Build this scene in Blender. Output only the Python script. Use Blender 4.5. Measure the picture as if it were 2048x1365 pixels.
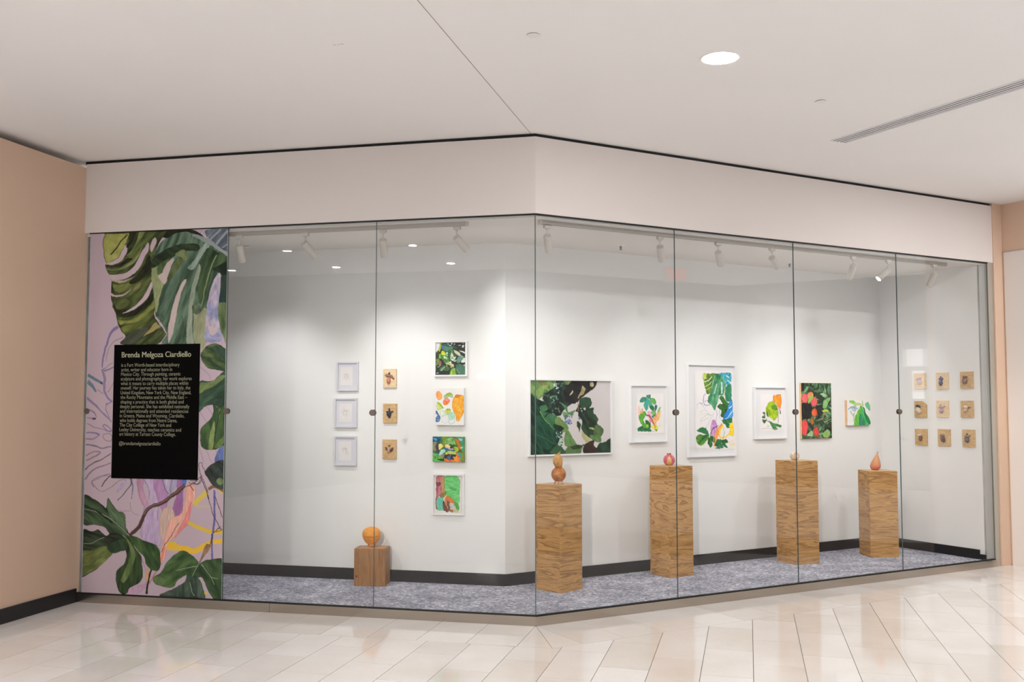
import bpy, math, random
import numpy as np
from mathutils import Vector, Matrix

# ------------------------------------------------------------------ scene reset
for o in list(bpy.data.objects):
    bpy.data.objects.remove(o, do_unlink=True)
scene = bpy.context.scene
COL = scene.collection

# ------------------------------------------------------------------ camera
W, H, FOC, PITCH, CAMH = 2048, 1365, 1991.1, 0.06096, 1.55
cam_data = bpy.data.cameras.new('camera')
cam_data.sensor_fit = 'HORIZONTAL'
cam_data.sensor_width = 36.0
cam_data.lens = 36.0 * FOC / W
cam_data.clip_start = 0.05
cam = bpy.data.objects.new('camera', cam_data)
COL.objects.link(cam)
cam.location = (0, 0, CAMH)
cam.rotation_euler = (math.pi / 2 + PITCH, 0, 0)
scene.camera = cam

# ------------------------------------------------------------------ world, light levels, exposure
world = bpy.data.worlds.new('mall_ambience')
scene.world = world
world.use_nodes = True
bg = world.node_tree.nodes['Background']
bg.inputs['Color'].default_value = (0.90, 0.955, 1.0, 1)
bg.inputs['Strength'].default_value = 3.2          # daylight falling into the open atrium behind the camera
DOWNLIGHT = 255.0                                     # emission of the recessed downlights
DOWN_COL = (1.0, 0.98, 0.965)
SPOT_W = 22.5                                        # watts of one track spot
SPOT_LENS = 60.0                                    # wide spill of the spot lenses
SMALL_DOWN = 800.0                                   # the smaller, tighter downlights by the left run
SPOT_COL = (0.97, 0.975, 1.0)
FLOOD_W = 1750.0                                     # floodlight high on the wall across the atrium
SHOP_GLOW = 0.15                                      # lit shop windows across the mall
scene.view_settings.view_transform = 'Standard'
scene.view_settings.look = 'None'
scene.view_settings.gamma = 1.0
scene.view_settings.use_curve_mapping = False
scene.view_settings.exposure = 0.45

# ------------------------------------------------------------------ layout: two glass runs meeting at a corner
C = np.array([0.16458, 6.99683])
aL, aR = 0.23244, 0.51579
L = np.array([-math.cos(aL), math.sin(aL)])
R = np.array([math.cos(aR), math.sin(aR)])
nL = np.array([-math.sin(aL), -math.cos(aL)])
nR = np.array([math.sin(aR), -math.cos(aR)])
ZK, ZG, ZHEAD, ZCEIL, ZCARP, ZIN = 0.069, 2.885, 3.437, 3.462, 0.06, 2.862
TL_END, TR_END = 3.603, 5.045
T_WALL = 3.645
BACK0 = np.array([-0.055, 8.161])                    # convex corner of the back walls
aB = 0.534
RB = np.array([math.cos(aB), math.sin(aB)])
nB = np.array([math.sin(aB), -math.cos(aB)])

def Lp(t, d): return C + L * t - nL * d
def Rp(t, d): return C + R * t - nR * d
def meet(p, u, q, v):
    A = np.array([u, -v]).T
    s = np.linalg.solve(A, q - p)
    return p + u * s[0]
def Cp(d): return meet(Lp(0, d), L, Rp(0, d), R)
END_T = 4.965
ENDC = meet(BACK0, RB, Rp(END_T, 0), nR)              # inner right corner
LEFTC = BACK0 + L * ((Lp(T_WALL, 0) - BACK0) @ L)     # inner left corner (behind the mural)

cp, sp = math.cos(PITCH), math.sin(PITCH)
FW, UP, RT, EYE = np.array([0, cp, sp]), np.array([0, -sp, cp]), np.array([1., 0, 0]), np.array([0, 0, CAMH])
def ray(u, v): return FW + RT * (u - W / 2) / FOC - UP * (v - H / 2) / FOC
def on_z(u, v, z):
    d = ray(u, v); return EYE + d * (z - CAMH) / d[2]
# wall frames: origin, direction to the right, normal towards the viewer
WALLS = {
    'L': (BACK0, -L, nL),
    'R': (BACK0, RB, nB),
    'E': (Rp(END_T, 0), nR, -R),
    'G': (C, -L, nL),
}
def on_wall(w, u, v, off=0.0):
    o, ux, n = WALLS[w]
    n3 = np.array([n[0], n[1], 0]); p0 = np.array([o[0], o[1], 0]) + n3 * off
    d = ray(u, v); P = EYE + d * (((p0 - EYE) @ n3) / (d @ n3))
    return float((P[:2] - o) @ ux), float(P[2])
def wall_point(w, a, z, off=0.0):
    o, ux, n = WALLS[w]; q = o + ux * a + n * off
    return Vector((q[0], q[1], z))
def wall_rz(w):
    ux = WALLS[w][1]; return math.atan2(ux[1], ux[0])

# ------------------------------------------------------------------ materials
def srgb(c):
    return tuple((x / 255 / 12.92) if x / 255 <= 0.04045 else ((x / 255 + 0.055) / 1.055) ** 2.4 for x in c)
def new_mat(name):
    m = bpy.data.materials.new(name); m.use_nodes = True
    nt = m.node_tree
    return m, nt, nt.nodes['Principled BSDF']
def nd(nt, typ, **kw):
    n = nt.nodes.new(typ)
    for k, v in kw.items():
        if k in n.inputs: n.inputs[k].default_value = v
        else: setattr(n, k, v)
    return n
def plain(name, col, rough=0.6, metal=0.0, spec=0.5, noise=0.0, nscale=6.0, bump=0.0, bscale=200.0):
    m, nt, p = new_mat(name)
    c = (*col, 1)
    p.inputs['Base Color'].default_value = c
    p.inputs['Roughness'].default_value = rough
    p.inputs['Metallic'].default_value = metal
    p.inputs['Specular IOR Level'].default_value = spec
    if noise or bump:
        tc = nd(nt, 'ShaderNodeTexCoord')
    if noise:
        n = nd(nt, 'ShaderNodeTexNoise', Scale=nscale, Detail=4.0)
        nt.links.new(tc.outputs['Object'], n.inputs['Vector'])
        r = nd(nt, 'ShaderNodeValToRGB')
        r.color_ramp.elements[0].position = 0.3; r.color_ramp.elements[1].position = 0.7
        r.color_ramp.elements[0].color = (*[x * (1 - noise) for x in col], 1)
        r.color_ramp.elements[1].color = (*[min(1, x * (1 + noise)) for x in col], 1)
        nt.links.new(n.outputs['Fac'], r.inputs['Fac'])
        nt.links.new(r.outputs['Color'], p.inputs['Base Color'])
    if bump:
        n = nd(nt, 'ShaderNodeTexNoise', Scale=bscale, Detail=2.0)
        nt.links.new(tc.outputs['Object'], n.inputs['Vector'])
        b = nd(nt, 'ShaderNodeBump', Strength=bump, Distance=0.002)
        nt.links.new(n.outputs['Fac'], b.inputs['Height'])
        nt.links.new(b.outputs['Normal'], p.inputs['Normal'])
    return m
def emitter(name, col, strength):
    m = bpy.data.materials.new(name); m.use_nodes = True
    nt = m.node_tree; nt.nodes.clear()
    e = nd(nt, 'ShaderNodeEmission', Color=(*col, 1), Strength=strength)
    o = nd(nt, 'ShaderNodeOutputMaterial')
    nt.links.new(e.outputs[0], o.inputs['Surface'])
    return m

M = {}
M['ceiling'] = plain('ceiling_paint', (0.85, 0.82, 0.80), 0.85, noise=0.01, nscale=1.2)
M['header'] = plain('header_paint', (0.78, 0.715, 0.68), 0.75, bump=0.02, bscale=300)
M['peach'] = plain('peach_wall_paint', (0.69, 0.495, 0.365), 0.7, noise=0.02, nscale=1.5, bump=0.05, bscale=260)
M['pale_area'] = plain('pale_area_white', (0.80, 0.74, 0.70), 0.6)
M['inner_wall'] = plain('gallery_wall_paint', (0.80, 0.785, 0.77), 0.8, noise=0.008, nscale=2.0, bump=0.03, bscale=350)
M['inner_ceiling'] = plain('gallery_ceiling_paint', (0.74, 0.70, 0.66), 0.85)
M['black'] = plain('black_reveal', (0.006, 0.006, 0.007), 0.6)
M['black_base'] = plain('black_baseboard', (0.008, 0.008, 0.010), 0.35)
M['grey_base'] = plain('charcoal_vinyl_base', (0.014, 0.0135, 0.016), 0.6, spec=0.2, noise=0.08, nscale=8)
M['rail'] = plain('track_rail_enamel', (0.40, 0.365, 0.33), 0.5)
M['track'] = plain('track_enamel', (0.56, 0.515, 0.47), 0.45)
M['frame_white'] = plain('white_frame_lacquer', (0.80, 0.785, 0.79), 0.4)
M['frame_lilac'] = plain('pale_grey_frame_lacquer', (0.66, 0.65, 0.69), 0.4)
M['matboard'] = plain('white_mat_board', (0.76, 0.74, 0.75), 0.9, bump=0.02)
M['matboard_lilac'] = plain('lilac_mat_board', (0.66, 0.645, 0.70), 0.9, bump=0.02)
M['canvas_white'] = plain('canvas_edge_white', (0.80, 0.78, 0.75), 0.9, bump=0.1, bscale=600)
M['canvas_wood'] = plain('canvas_edge_pine', (0.74, 0.47, 0.27), 0.7, noise=0.08, nscale=20)
M['canvas_green'] = plain('canvas_edge_green', (0.20, 0.30, 0.12), 0.8, noise=0.3, nscale=30)
M['knob'] = plain('brushed_bronze_knob', (0.17, 0.135, 0.115), 0.42, metal=0.5)
M['jamb'] = plain('satin_jamb_metal', (0.50, 0.46, 0.40), 0.38, metal=0.4)
M['sign_black'] = plain('sign_black', (0.002, 0.002, 0.002), 0.6, spec=0.05)
M['sign_text'] = plain('sign_lettering', (0.31, 0.31, 0.215), 0.7)
M['sign_head'] = plain('sign_heading', (0.52, 0.53, 0.36), 0.7)
M['slot'] = plain('diffuser_slot_black', (0.004, 0.003, 0.004), 0.9, spec=0.0)
M['diffuser'] = plain('diffuser_enamel', (0.82, 0.79, 0.80), 0.4)
M['down_disc'] = emitter('downlight_lens', DOWN_COL, DOWNLIGHT)
M['spot_lens'] = emitter('spot_lens', (0.97, 0.975, 1.0), SPOT_LENS)
M['down_small'] = emitter('small_downlight_lens', DOWN_COL, SMALL_DOWN)
M['white_cap'] = plain('sprinkler_cap_white', (0.80, 0.76, 0.73), 0.5)
M['chrome'] = plain('sprinkler_metal', (0.20, 0.18, 0.17), 0.35, metal=0.8)
M['scuff'] = plain('ceiling_mark', (0.52, 0.49, 0.47), 0.9)
M['joint_line'] = plain('ceiling_joint', (0.36, 0.31, 0.27), 0.9)
M['shop_wall'] = plain('shop_wall', (0.03, 0.027, 0.025), 0.7)
M['shop_dark'] = plain('shop_mullion', (0.05, 0.045, 0.04), 0.5)

# brushed steel kerb
m, nt, p = new_mat('brushed_steel_kerb')
p.inputs['Metallic'].default_value = 1.0
p.inputs['Roughness'].default_value = 0.20
tc = nd(nt, 'ShaderNodeTexCoord'); mp = nd(nt, 'ShaderNodeMapping')
mp.inputs['Scale'].default_value = (1.2, 1.2, 260)
n = nd(nt, 'ShaderNodeTexNoise', Scale=3.0, Detail=5.0)
r = nd(nt, 'ShaderNodeValToRGB')
r.color_ramp.elements[0].color = (0.50, 0.445, 0.385, 1); r.color_ramp.elements[1].color = (0.60, 0.54, 0.47, 1)
r.color_ramp.elements[0].position = 0.3; r.color_ramp.elements[1].position = 0.75
nt.links.new(tc.outputs['Object'], mp.inputs['Vector']); nt.links.new(mp.outputs[0], n.inputs['Vector'])
nt.links.new(n.outputs['Fac'], r.inputs['Fac']); nt.links.new(r.outputs['Color'], p.inputs['Base Color'])
M['steel'] = m

# clear glass: transparent with a fresnel mirror
m = bpy.data.materials.new('clear_glass'); m.use_nodes = True
nt = m.node_tree; nt.nodes.clear()
geo = nd(nt, 'ShaderNodeNewGeometry')
dot = nd(nt, 'ShaderNodeVectorMath', operation='DOT_PRODUCT')
nt.links.new(geo.outputs['Incoming'], dot.inputs[0]); nt.links.new(geo.outputs['Normal'], dot.inputs[1])
ab = nd(nt, 'ShaderNodeMath', operation='ABSOLUTE'); nt.links.new(dot.outputs['Value'], ab.inputs[0])
om = nd(nt, 'ShaderNodeMath', operation='SUBTRACT'); om.inputs[0].default_value = 1.0; nt.links.new(ab.outputs[0], om.inputs[1])
pw = nd(nt, 'ShaderNodeMath', operation='POWER'); nt.links.new(om.outputs[0], pw.inputs[0]); pw.inputs[1].default_value = 5.0
fm = nd(nt, 'ShaderNodeMath', operation='MULTIPLY_ADD'); nt.links.new(pw.outputs[0], fm.inputs[0])
fm.inputs[1].default_value = 0.96; fm.inputs[2].default_value = 0.036
tr = nd(nt, 'ShaderNodeBsdfTransparent', Color=(0.985, 0.992, 0.988, 1))
gl = nd(nt, 'ShaderNodeBsdfGlossy', Color=(1, 1, 1, 1), Roughness=0.0)
mx = nd(nt, 'ShaderNodeMixShader'); out = nd(nt, 'ShaderNodeOutputMaterial')
nt.links.new(fm.outputs[0], mx.inputs[0]); nt.links.new(tr.outputs[0], mx.inputs[1]); nt.links.new(gl.outputs[0], mx.inputs[2])
nt.links.new(mx.outputs[0], out.inputs['Surface'])
M['glass'] = m
M['glass_edge'] = plain('glass_edge_green', (0.095, 0.135, 0.135), 0.25)
M['edge_glint'] = plain('painted_edge_glint', (0.74, 0.82, 0.95), 0.3)  # pale colour paints the light caught by the left end edge

# polished limestone floor tile (each tile has its own tone)
def tile_mat(name, per_object=True):
    m, nt, p = new_mat(name)
    oi = nd(nt, 'ShaderNodeObjectInfo'); tc = nd(nt, 'ShaderNodeTexCoord')
    geo = nd(nt, 'ShaderNodeNewGeometry')
    n1 = nd(nt, 'ShaderNodeTexNoise', Scale=2.2, Detail=6.0); n2 = nd(nt, 'ShaderNodeTexNoise', Scale=38.0, Detail=3.0)
    nt.links.new(geo.outputs['Position'], n1.inputs['Vector']); nt.links.new(geo.outputs['Position'], n2.inputs['Vector'])
    r = nd(nt, 'ShaderNodeValToRGB')
    r.color_ramp.elements[0].color = (0.66, 0.595, 0.535, 1); r.color_ramp.elements[0].position = 0.2
    r.color_ramp.elements[1].color = (0.80, 0.772, 0.755, 1); r.color_ramp.elements[1].position = 0.75
    a = nd(nt, 'ShaderNodeMath', operation='MULTIPLY_ADD'); a.inputs[1].default_value = 0.66
    nt.links.new(n1.outputs['Fac'], a.inputs[0])
    b = nd(nt, 'ShaderNodeMath', operation='MULTIPLY'); b.inputs[1].default_value = 0.34
    nt.links.new(oi.outputs['Random'], b.inputs[0]); nt.links.new(b.outputs[0], a.inputs[2])
    nt.links.new(a.outputs[0], r.inputs['Fac'])
    r2 = nd(nt, 'ShaderNodeValToRGB')
    r2.color_ramp.elements[0].color = (0.86, 0.84, 0.82, 1); r2.color_ramp.elements[0].position = 0.28
    r2.color_ramp.elements[1].color = (1, 1, 1, 1); r2.color_ramp.elements[1].position = 0.42
    nt.links.new(n2.outputs['Fac'], r2.inputs['Fac'])
    mm = nd(nt, 'ShaderNodeMixRGB', blend_type='MULTIPLY'); mm.inputs[0].default_value = 0.28
    nt.links.new(r.outputs[0], mm.inputs[1]); nt.links.new(r2.outputs[0], mm.inputs[2])
    nt.links.new(mm.outputs[0], p.inputs['Base Color'])
    rr = nd(nt, 'ShaderNodeMapRange'); rr.inputs['To Min'].default_value = 0.045; rr.inputs['To Max'].default_value = 0.11
    nt.links.new(n1.outputs['Fac'], rr.inputs['Value']); nt.links.new(rr.outputs[0], p.inputs['Roughness'])
    p.inputs['Specular IOR Level'].default_value = 0.85
    return m
M['tile'] = tile_mat('polished_limestone_tile')
M['grout'] = plain('tile_grout', (0.11, 0.075, 0.05), 0.9)

# plywood with wild figure running across the plinth
def ply_mat(name, light, dark, seed, zs=9.0, xs=1.4):
    m, nt, p = new_mat(name)
    tc = nd(nt, 'ShaderNodeTexCoord'); mp = nd(nt, 'ShaderNodeMapping')
    mp.inputs['Location'].default_value = (seed * 1.7, seed * 0.9, seed * 2.3)
    mp.inputs['Scale'].default_value = (xs, xs, zs)
    oi = nd(nt, 'ShaderNodeObjectInfo'); om_ = nd(nt, 'ShaderNodeMath', operation='MULTIPLY'); om_.inputs[1].default_value = 9.0
    nt.links.new(oi.outputs['Random'], om_.inputs[0])
    va_ = nd(nt, 'ShaderNodeVectorMath', operation='ADD')
    nt.links.new(tc.outputs['Object'], va_.inputs[0]); nt.links.new(om_.outputs[0], va_.inputs[1])
    nt.links.new(va_.outputs[0], mp.inputs['Vector'])
    n1 = nd(nt, 'ShaderNodeTexNoise', Scale=1.0, Detail=3.0, Distortion=1.1)
    nt.links.new(mp.outputs[0], n1.inputs['Vector'])
    mul = nd(nt, 'ShaderNodeMath', operation='MULTIPLY'); mul.inputs[1].default_value = 5.5
    nt.links.new(n1.outputs['Fac'], mul.inputs[0])
    fr = nd(nt, 'ShaderNodeMath', operation='FRACT'); nt.links.new(mul.outputs[0], fr.inputs[0])
    r = nd(nt, 'ShaderNodeValToRGB')
    e = r.color_ramp.elements
    e[0].position = 0.0; e[0].color = (*light, 1); e[1].position = 1.0; e[1].color = (*light, 1)
    x = e.new(0.55); x.color = (*[l * 0.6 + d * 0.4 for l, d in zip(light, dark)], 1)
    x = e.new(0.86); x.color = (*dark, 1)
    x = e.new(0.95); x.color = (*[l * 0.75 + d * 0.25 for l, d in zip(light, dark)], 1)
    nt.links.new(fr.outputs[0], r.inputs['Fac'])
    n2 = nd(nt, 'ShaderNodeTexNoise', Scale=14.0, Detail=5.0); nt.links.new(mp.outputs[0], n2.inputs['Vector'])
    r2 = nd(nt, 'ShaderNodeValToRGB')
    r2.color_ramp.elements[0].color = (0.72, 0.70, 0.68, 1); r2.color_ramp.elements[0].position = 0.35
    r2.color_ramp.elements[1].color = (1, 1, 1, 1); r2.color_ramp.elements[1].position = 0.6
    nt.links.new(n2.outputs['Fac'], r2.inputs['Fac'])
    mm = nd(nt, 'ShaderNodeMixRGB', blend_type='MULTIPLY'); mm.inputs[0].default_value = 0.7
    nt.links.new(r.outputs[0], mm.inputs[1]); nt.links.new(r2.outputs[0], mm.inputs[2])
    nt.links.new(mm.outputs[0], p.inputs['Base Color'])
    p.inputs['Roughness'].default_value = 0.55
    return m
PLY_L, PLY_D = (0.60, 0.330, 0.115), (0.32, 0.145, 0.038)

# loop carpet: flecked grey
m, nt, p = new_mat('flecked_grey_carpet')
tc = nd(nt, 'ShaderNodeTexCoord'); mp = nd(nt, 'ShaderNodeMapping')
mp.inputs['Rotation'].default_value = (0, 0, 0.1); mp.inputs['Scale'].default_value = (42, 92, 40)
nt.links.new(tc.outputs['Object'], mp.inputs['Vector'])
n1 = nd(nt, 'ShaderNodeTexNoise', Scale=1.0, Detail=3.0, Roughness=0.65, Distortion=0.8)
nt.links.new(mp.outputs[0], n1.inputs['Vector'])
n0 = nd(nt, 'ShaderNodeTexNoise', Scale=5.0, Detail=2.0); nt.links.new(tc.outputs['Object'], n0.inputs['Vector'])
ad = nd(nt, 'ShaderNodeMath', operation='MULTIPLY_ADD'); ad.inputs[1].default_value = 0.22
nt.links.new(n0.outputs['Fac'], ad.inputs[0]); nt.links.new(n1.outputs['Fac'], ad.inputs[2])
r = nd(nt, 'ShaderNodeValToRGB')
e = r.color_ramp.elements
e[0].position = 0.44; e[0].color = (0.12, 0.12, 0.16, 1); e[1].position = 0.77; e[1].color = (0.90, 0.89, 0.96, 1)
x = e.new(0.60); x.color = (0.31, 0.31, 0.385, 1)
x = e.new(0.69); x.color = (0.56, 0.56, 0.64, 1)
nt.links.new(ad.outputs[0], r.inputs['Fac']); nt.links.new(r.outputs[0], p.inputs['Base Color'])
b = nd(nt, 'ShaderNodeBump', Strength=0.7, Distance=0.006); nt.links.new(n1.outputs['Fac'], b.inputs['Height'])
nt.links.new(b.outputs[0], p.inputs['Normal']); p.inputs['Roughness'].default_value = 0.95
p.inputs['Specular IOR Level'].default_value = 0.1
M['carpet'] = m

# painted print: colours come from the paint attribute of the mesh
def print_mat(name, rough=0.6, spec=0.3):
    m, nt, p = new_mat(name)
    a = nd(nt, 'ShaderNodeVertexColor', layer_name='paint')
    nt.links.new(a.outputs['Color'], p.inputs['Base Color'])
    p.inputs['Roughness'].default_value = rough
    p.inputs['Specular IOR Level'].default_value = spec
    return m
M['print'] = print_mat('painted_print')
M['print_matte'] = print_mat('matte_vinyl_print', 0.7, 0.2)

# mottled ceramic
def ceramic_mat(name, c1, c2, c3=None, scale=9.0, rough=0.45):
    m, nt, p = new_mat(name)
    tc = nd(nt, 'ShaderNodeTexCoord')
    n = nd(nt, 'ShaderNodeTexNoise', Scale=scale, Detail=5.0, Roughness=0.6)
    nt.links.new(tc.outputs['Object'], n.inputs['Vector'])
    r = nd(nt, 'ShaderNodeValToRGB'); e = r.color_ramp.elements
    e[0].position = 0.36; e[0].color = (*c1, 1); e[1].position = 0.66; e[1].color = (*c2, 1)
    if c3: x = e.new(0.52); x.color = (*c3, 1)
    nt.links.new(n.outputs['Fac'], r.inputs['Fac']); nt.links.new(r.outputs[0], p.inputs['Base Color'])
    b = nd(nt, 'ShaderNodeBump', Strength=0.3, Distance=0.002)
    nt.links.new(n.outputs['Fac'], b.inputs['Height']); nt.links.new(b.outputs[0], p.inputs['Normal'])
    p.inputs['Roughness'].default_value = rough
    return m

# ------------------------------------------------------------------ mesh helpers
class MB:
    def __init__(s): s.v = []; s.f = []
    def box(s, x0, x1, y0, y1, z0, z1):
        b = len(s.v)
        s.v += [(x0, y0, z0), (x1, y0, z0), (x1, y1, z0), (x0, y1, z0), (x0, y0, z1), (x1, y0, z1), (x1, y1, z1), (x0, y1, z1)]
        s.f += [tuple(b + i for i in q) for q in ((0, 3, 2, 1), (4, 5, 6, 7), (0, 1, 5, 4), (1, 2, 6, 5), (2, 3, 7, 6), (3, 0, 4, 7))]
        return s
    def prism(s, poly, z0, z1):
        poly = [tuple(map(float, q[:2])) for q in poly]
        area = sum(poly[i][0] * poly[(i + 1) % len(poly)][1] - poly[(i + 1) % len(poly)][0] * poly[i][1] for i in range(len(poly)))
        if area < 0: poly = poly[::-1]
        n = len(poly); b = len(s.v)
        s.v += [(x, y, z0) for x, y in poly] + [(x, y, z1) for x, y in poly]
        s.f.append(tuple(b + i for i in reversed(range(n)))); s.f.append(tuple(b + n + i for i in range(n)))
        s.f += [(b + i, b + (i + 1) % n, b + n + (i + 1) % n, b + n + i) for i in range(n)]
        return s
    def ring(s, prof, segs=32, mat=None, squash=None):
        """lathe of (radius, z) pairs, closed at both ends when the radius is 0; mat moves it"""
        b = len(s.v); rows = []
        for r, z in prof:
            if r <= 1e-6:
                rows.append([len(s.v)]); s.v.append((0, 0, z))
            else:
                rows.append(list(range(len(s.v), len(s.v) + segs)))
                for k in range(segs):
                    a = 2 * math.pi * k / segs
                    q = r if squash is None else r * squash(a, z)
                    s.v.append((q * math.cos(a), q * math.sin(a), z))
        for A, B in zip(rows[:-1], rows[1:]):
            if len(A) == 1 and len(B) == 1: continue
            for k in range(segs):
                k2 = (k + 1) % segs
                if len(A) == 1: s.f.append((A[0], B[k2], B[k]))
                elif len(B) == 1: s.f.append((A[k], A[k2], B[0]))
                else: s.f.append((A[k], A[k2], B[k2], B[k]))
        for row, rev in ((rows[0], True), (rows[-1], False)):
            if len(row) > 1: s.f.append(tuple(reversed(row)) if rev else tuple(row))
        if mat is not None:
            for i in range(b, len(s.v)): s.v[i] = tuple(mat @ Vector(s.v[i]))
        return s
    def tube(s, pts, rad, segs=10):
        pts = [Vector(q) for q in pts]
        if not hasattr(rad, '__len__'): rad = [rad] * len(pts)
        b = len(s.v); n = len(pts)
        for i, q in enumerate(pts):
            t = (pts[min(i + 1, n - 1)] - pts[max(i - 1, 0)]).normalized()
            a = t.orthogonal().normalized() if i == 0 else (pa - t * pa.dot(t)).normalized()
            pa = a; c = t.cross(a)
            for k in range(segs):
                w = 2 * math.pi * k / segs
                s.v.append(tuple(q + (a * math.cos(w) + c * math.sin(w)) * rad[i]))
        for i in range(n - 1):
            for k in range(segs):
                k2 = (k + 1) % segs
                s.f.append((b + i * segs + k, b + i * segs + k2, b + (i + 1) * segs + k2, b + (i + 1) * segs + k))
        s.f.append(tuple(b + k for k in reversed(range(segs)))); s.f.append(tuple(b + (n - 1) * segs + k for k in range(segs)))
        return s
    def blob(s, c, r, rot=0.0, segs=14, rows=9, lump=0.0, seed=0):
        """ellipsoid, turned about the local y axis, with soft lumps"""
        rnd = random.Random(seed); ph = [rnd.uniform(0, 6.28) for _ in range(4)]
        prof = [(math.sin(math.pi * i / rows), -math.cos(math.pi * i / rows)) for i in range(rows + 1)]
        prof[0] = (0, -1); prof[-1] = (0, 1)
        b = len(s.v); s.ring(prof, segs)
        cr, sr = math.cos(rot), math.sin(rot)
        for i in range(b, len(s.v)):
            x, y, z = s.v[i]
            k = 1 + lump * (math.sin(5 * x + ph[0]) * math.sin(4 * z + ph[1]) + 0.6 * math.sin(7 * y + ph[2] + 3 * z))
            x, y, z = x * r[0] * k, y * r[1] * k, z * r[2] * k
            x, z = x * cr + z * sr, -x * sr + z * cr
            s.v[i] = (x + c[0], y + c[1], z + c[2])
        return s
    def build(s, name, mat, parent=None, loc=None, rz=0.0, smooth=False, bevel=0.0):
        me = bpy.data.meshes.new(name); me.from_pydata(s.v, [], s.f); me.update()
        me.materials.append(mat)
        if smooth:
            for q in me.polygons: q.use_smooth = True
        o = bpy.data.objects.new(name, me); COL.objects.link(o)
        if parent: o.parent = parent
        if loc is not None: o.location = loc
        if rz: o.rotation_euler = (0, 0, rz)
        if bevel:
            md = o.modifiers.new('edge', 'BEVEL'); md.width = bevel; md.segments = 2; md.limit_method = 'ANGLE'
        return o

def tag(o, label, cat, group=None, kind=None):
    o['label'] = label; o['category'] = cat
    if group: o['group'] = group
    if kind: o['kind'] = kind
    return o
def empty(name, loc=(0, 0, 0), rz=0.0):
    o = bpy.data.objects.new(name, None); COL.objects.link(o)
    o.empty_display_size = 0.1; o.location = loc; o.rotation_euler = (0, 0, rz)
    return o
def struct(o, label, cat='structure'): return tag(o, label, cat, kind='structure')
def run(d0, d1, t0, t1): return [Lp(t1, d0), Cp(d0), Rp(t0, d0), Rp(t0, d1), Cp(d1), Lp(t1, d1)]
def both(d0, d1, tl, tr):
    """plan outline of a strip that follows both glass runs"""
    return [Lp(tl, d0), Cp(d0), Rp(tr, d0), Rp(tr, d1), Cp(d1), Lp(tl, d1)]

# ================================================================== STRUCTURE
# ---- mall floor: grout bed and single tiles
floor = MB().prism([(-17, -6.2), (13, -6.2), (13, 11), (-17, 11)], -0.12, -0.012).build('floor', M['tile'])
struct(floor, 'polished beige limestone tile floor of the mall outside the glass', 'floor')
bed = MB().prism([Lp(5.2, -2.6), Lp(-5.2, -2.6), Lp(-5.2, 3.6), Lp(5.2, 0.6)], -0.0115, -0.003).build('grout_bed', M['grout'], floor)

def clip(poly, p, n):
    """keep the side where (x-p).n >= 0"""
    res = []
    for i in range(len(poly)):
        a, b = poly[i], poly[(i + 1) % len(poly)]
        da, db = (a - p) @ n, (b - p) @ n
        if da >= 0: res.append(a)
        if (da >= 0) != (db >= 0): res.append(a + (b - a) * da / (da - db))
    return res
def inset(poly, g):
    n = len(poly); ar = sum(poly[i][0] * poly[(i + 1) % n][1] - poly[(i + 1) % n][0] * poly[i][1] for i in range(n))
    if ar < 0: poly = poly[::-1]
    res = list(poly)
    for i in range(n):
        a, b = poly[i], poly[(i + 1) % n]; e = b - a; l = np.linalg.norm(e)
        if l < 1e-6: continue
        nn = np.array([-e[1], e[0]]) / l
        res = clip(res, a + nn * g, nn)
        if len(res) < 3: return []
    return res
def parea(poly):
    n = len(poly)
    return abs(sum(poly[i][0] * poly[(i + 1) % n][1] - poly[(i + 1) % n][0] * poly[i][1] for i in range(n))) / 2
TILE_N = [0]
def seen(q):
    d = np.array([q[0], q[1], 0]) - EYE; zf = d @ FW
    if zf < 0.5: return False
    return -40 < W / 2 + FOC * (d @ RT) / zf < W + 40 and H / 2 - FOC * (d @ UP) / zf < H + 60
def tile(poly, gap=0.0017):
    poly = inset([np.array(q) for q in poly], gap)
    if len(poly) < 3 or parea(poly) < 0.0008: return
    cx = sum(poly) / len(poly)
    if not (seen(cx) or any(seen(q) for q in poly)): return
    MB().prism([q - cx for q in poly], -0.011, 0.0).build('tile', M['tile'], floor, (cx[0], cx[1], 0))
    TILE_N[0] += 1
BAND = 0.590
# bands that follow the two kerbs
for k in range(-1, 12):
    t0, t1 = 0.335 + 0.3385 * (k - 1), 0.335 + 0.3385 * k
    t0 = max(t0, 0.0)
    if t1 <= 0.001: continue
    if t0 > 3.64: break
    t1 = min(t1, 3.64)
    tile([Lp(t0, 0), Lp(t1, 0), Lp(t1, -BAND), Lp(t0, -BAND)])
for k in range(0, 16):
    t0, t1 = max(0.0, 0.332 + 0.349 * (k - 1)), 0.332 + 0.349 * k
    if t0 > 5.24: break
    t1 = min(t1, 5.24)
    tile([Rp(t0, 0), Rp(t1, 0), Rp(t1, -BAND), Rp(t0, -BAND)])
cm = Cp(-BAND)
tile([C, Lp(0, -BAND), cm]); tile([C, cm, Rp(0, -BAND)])
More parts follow.
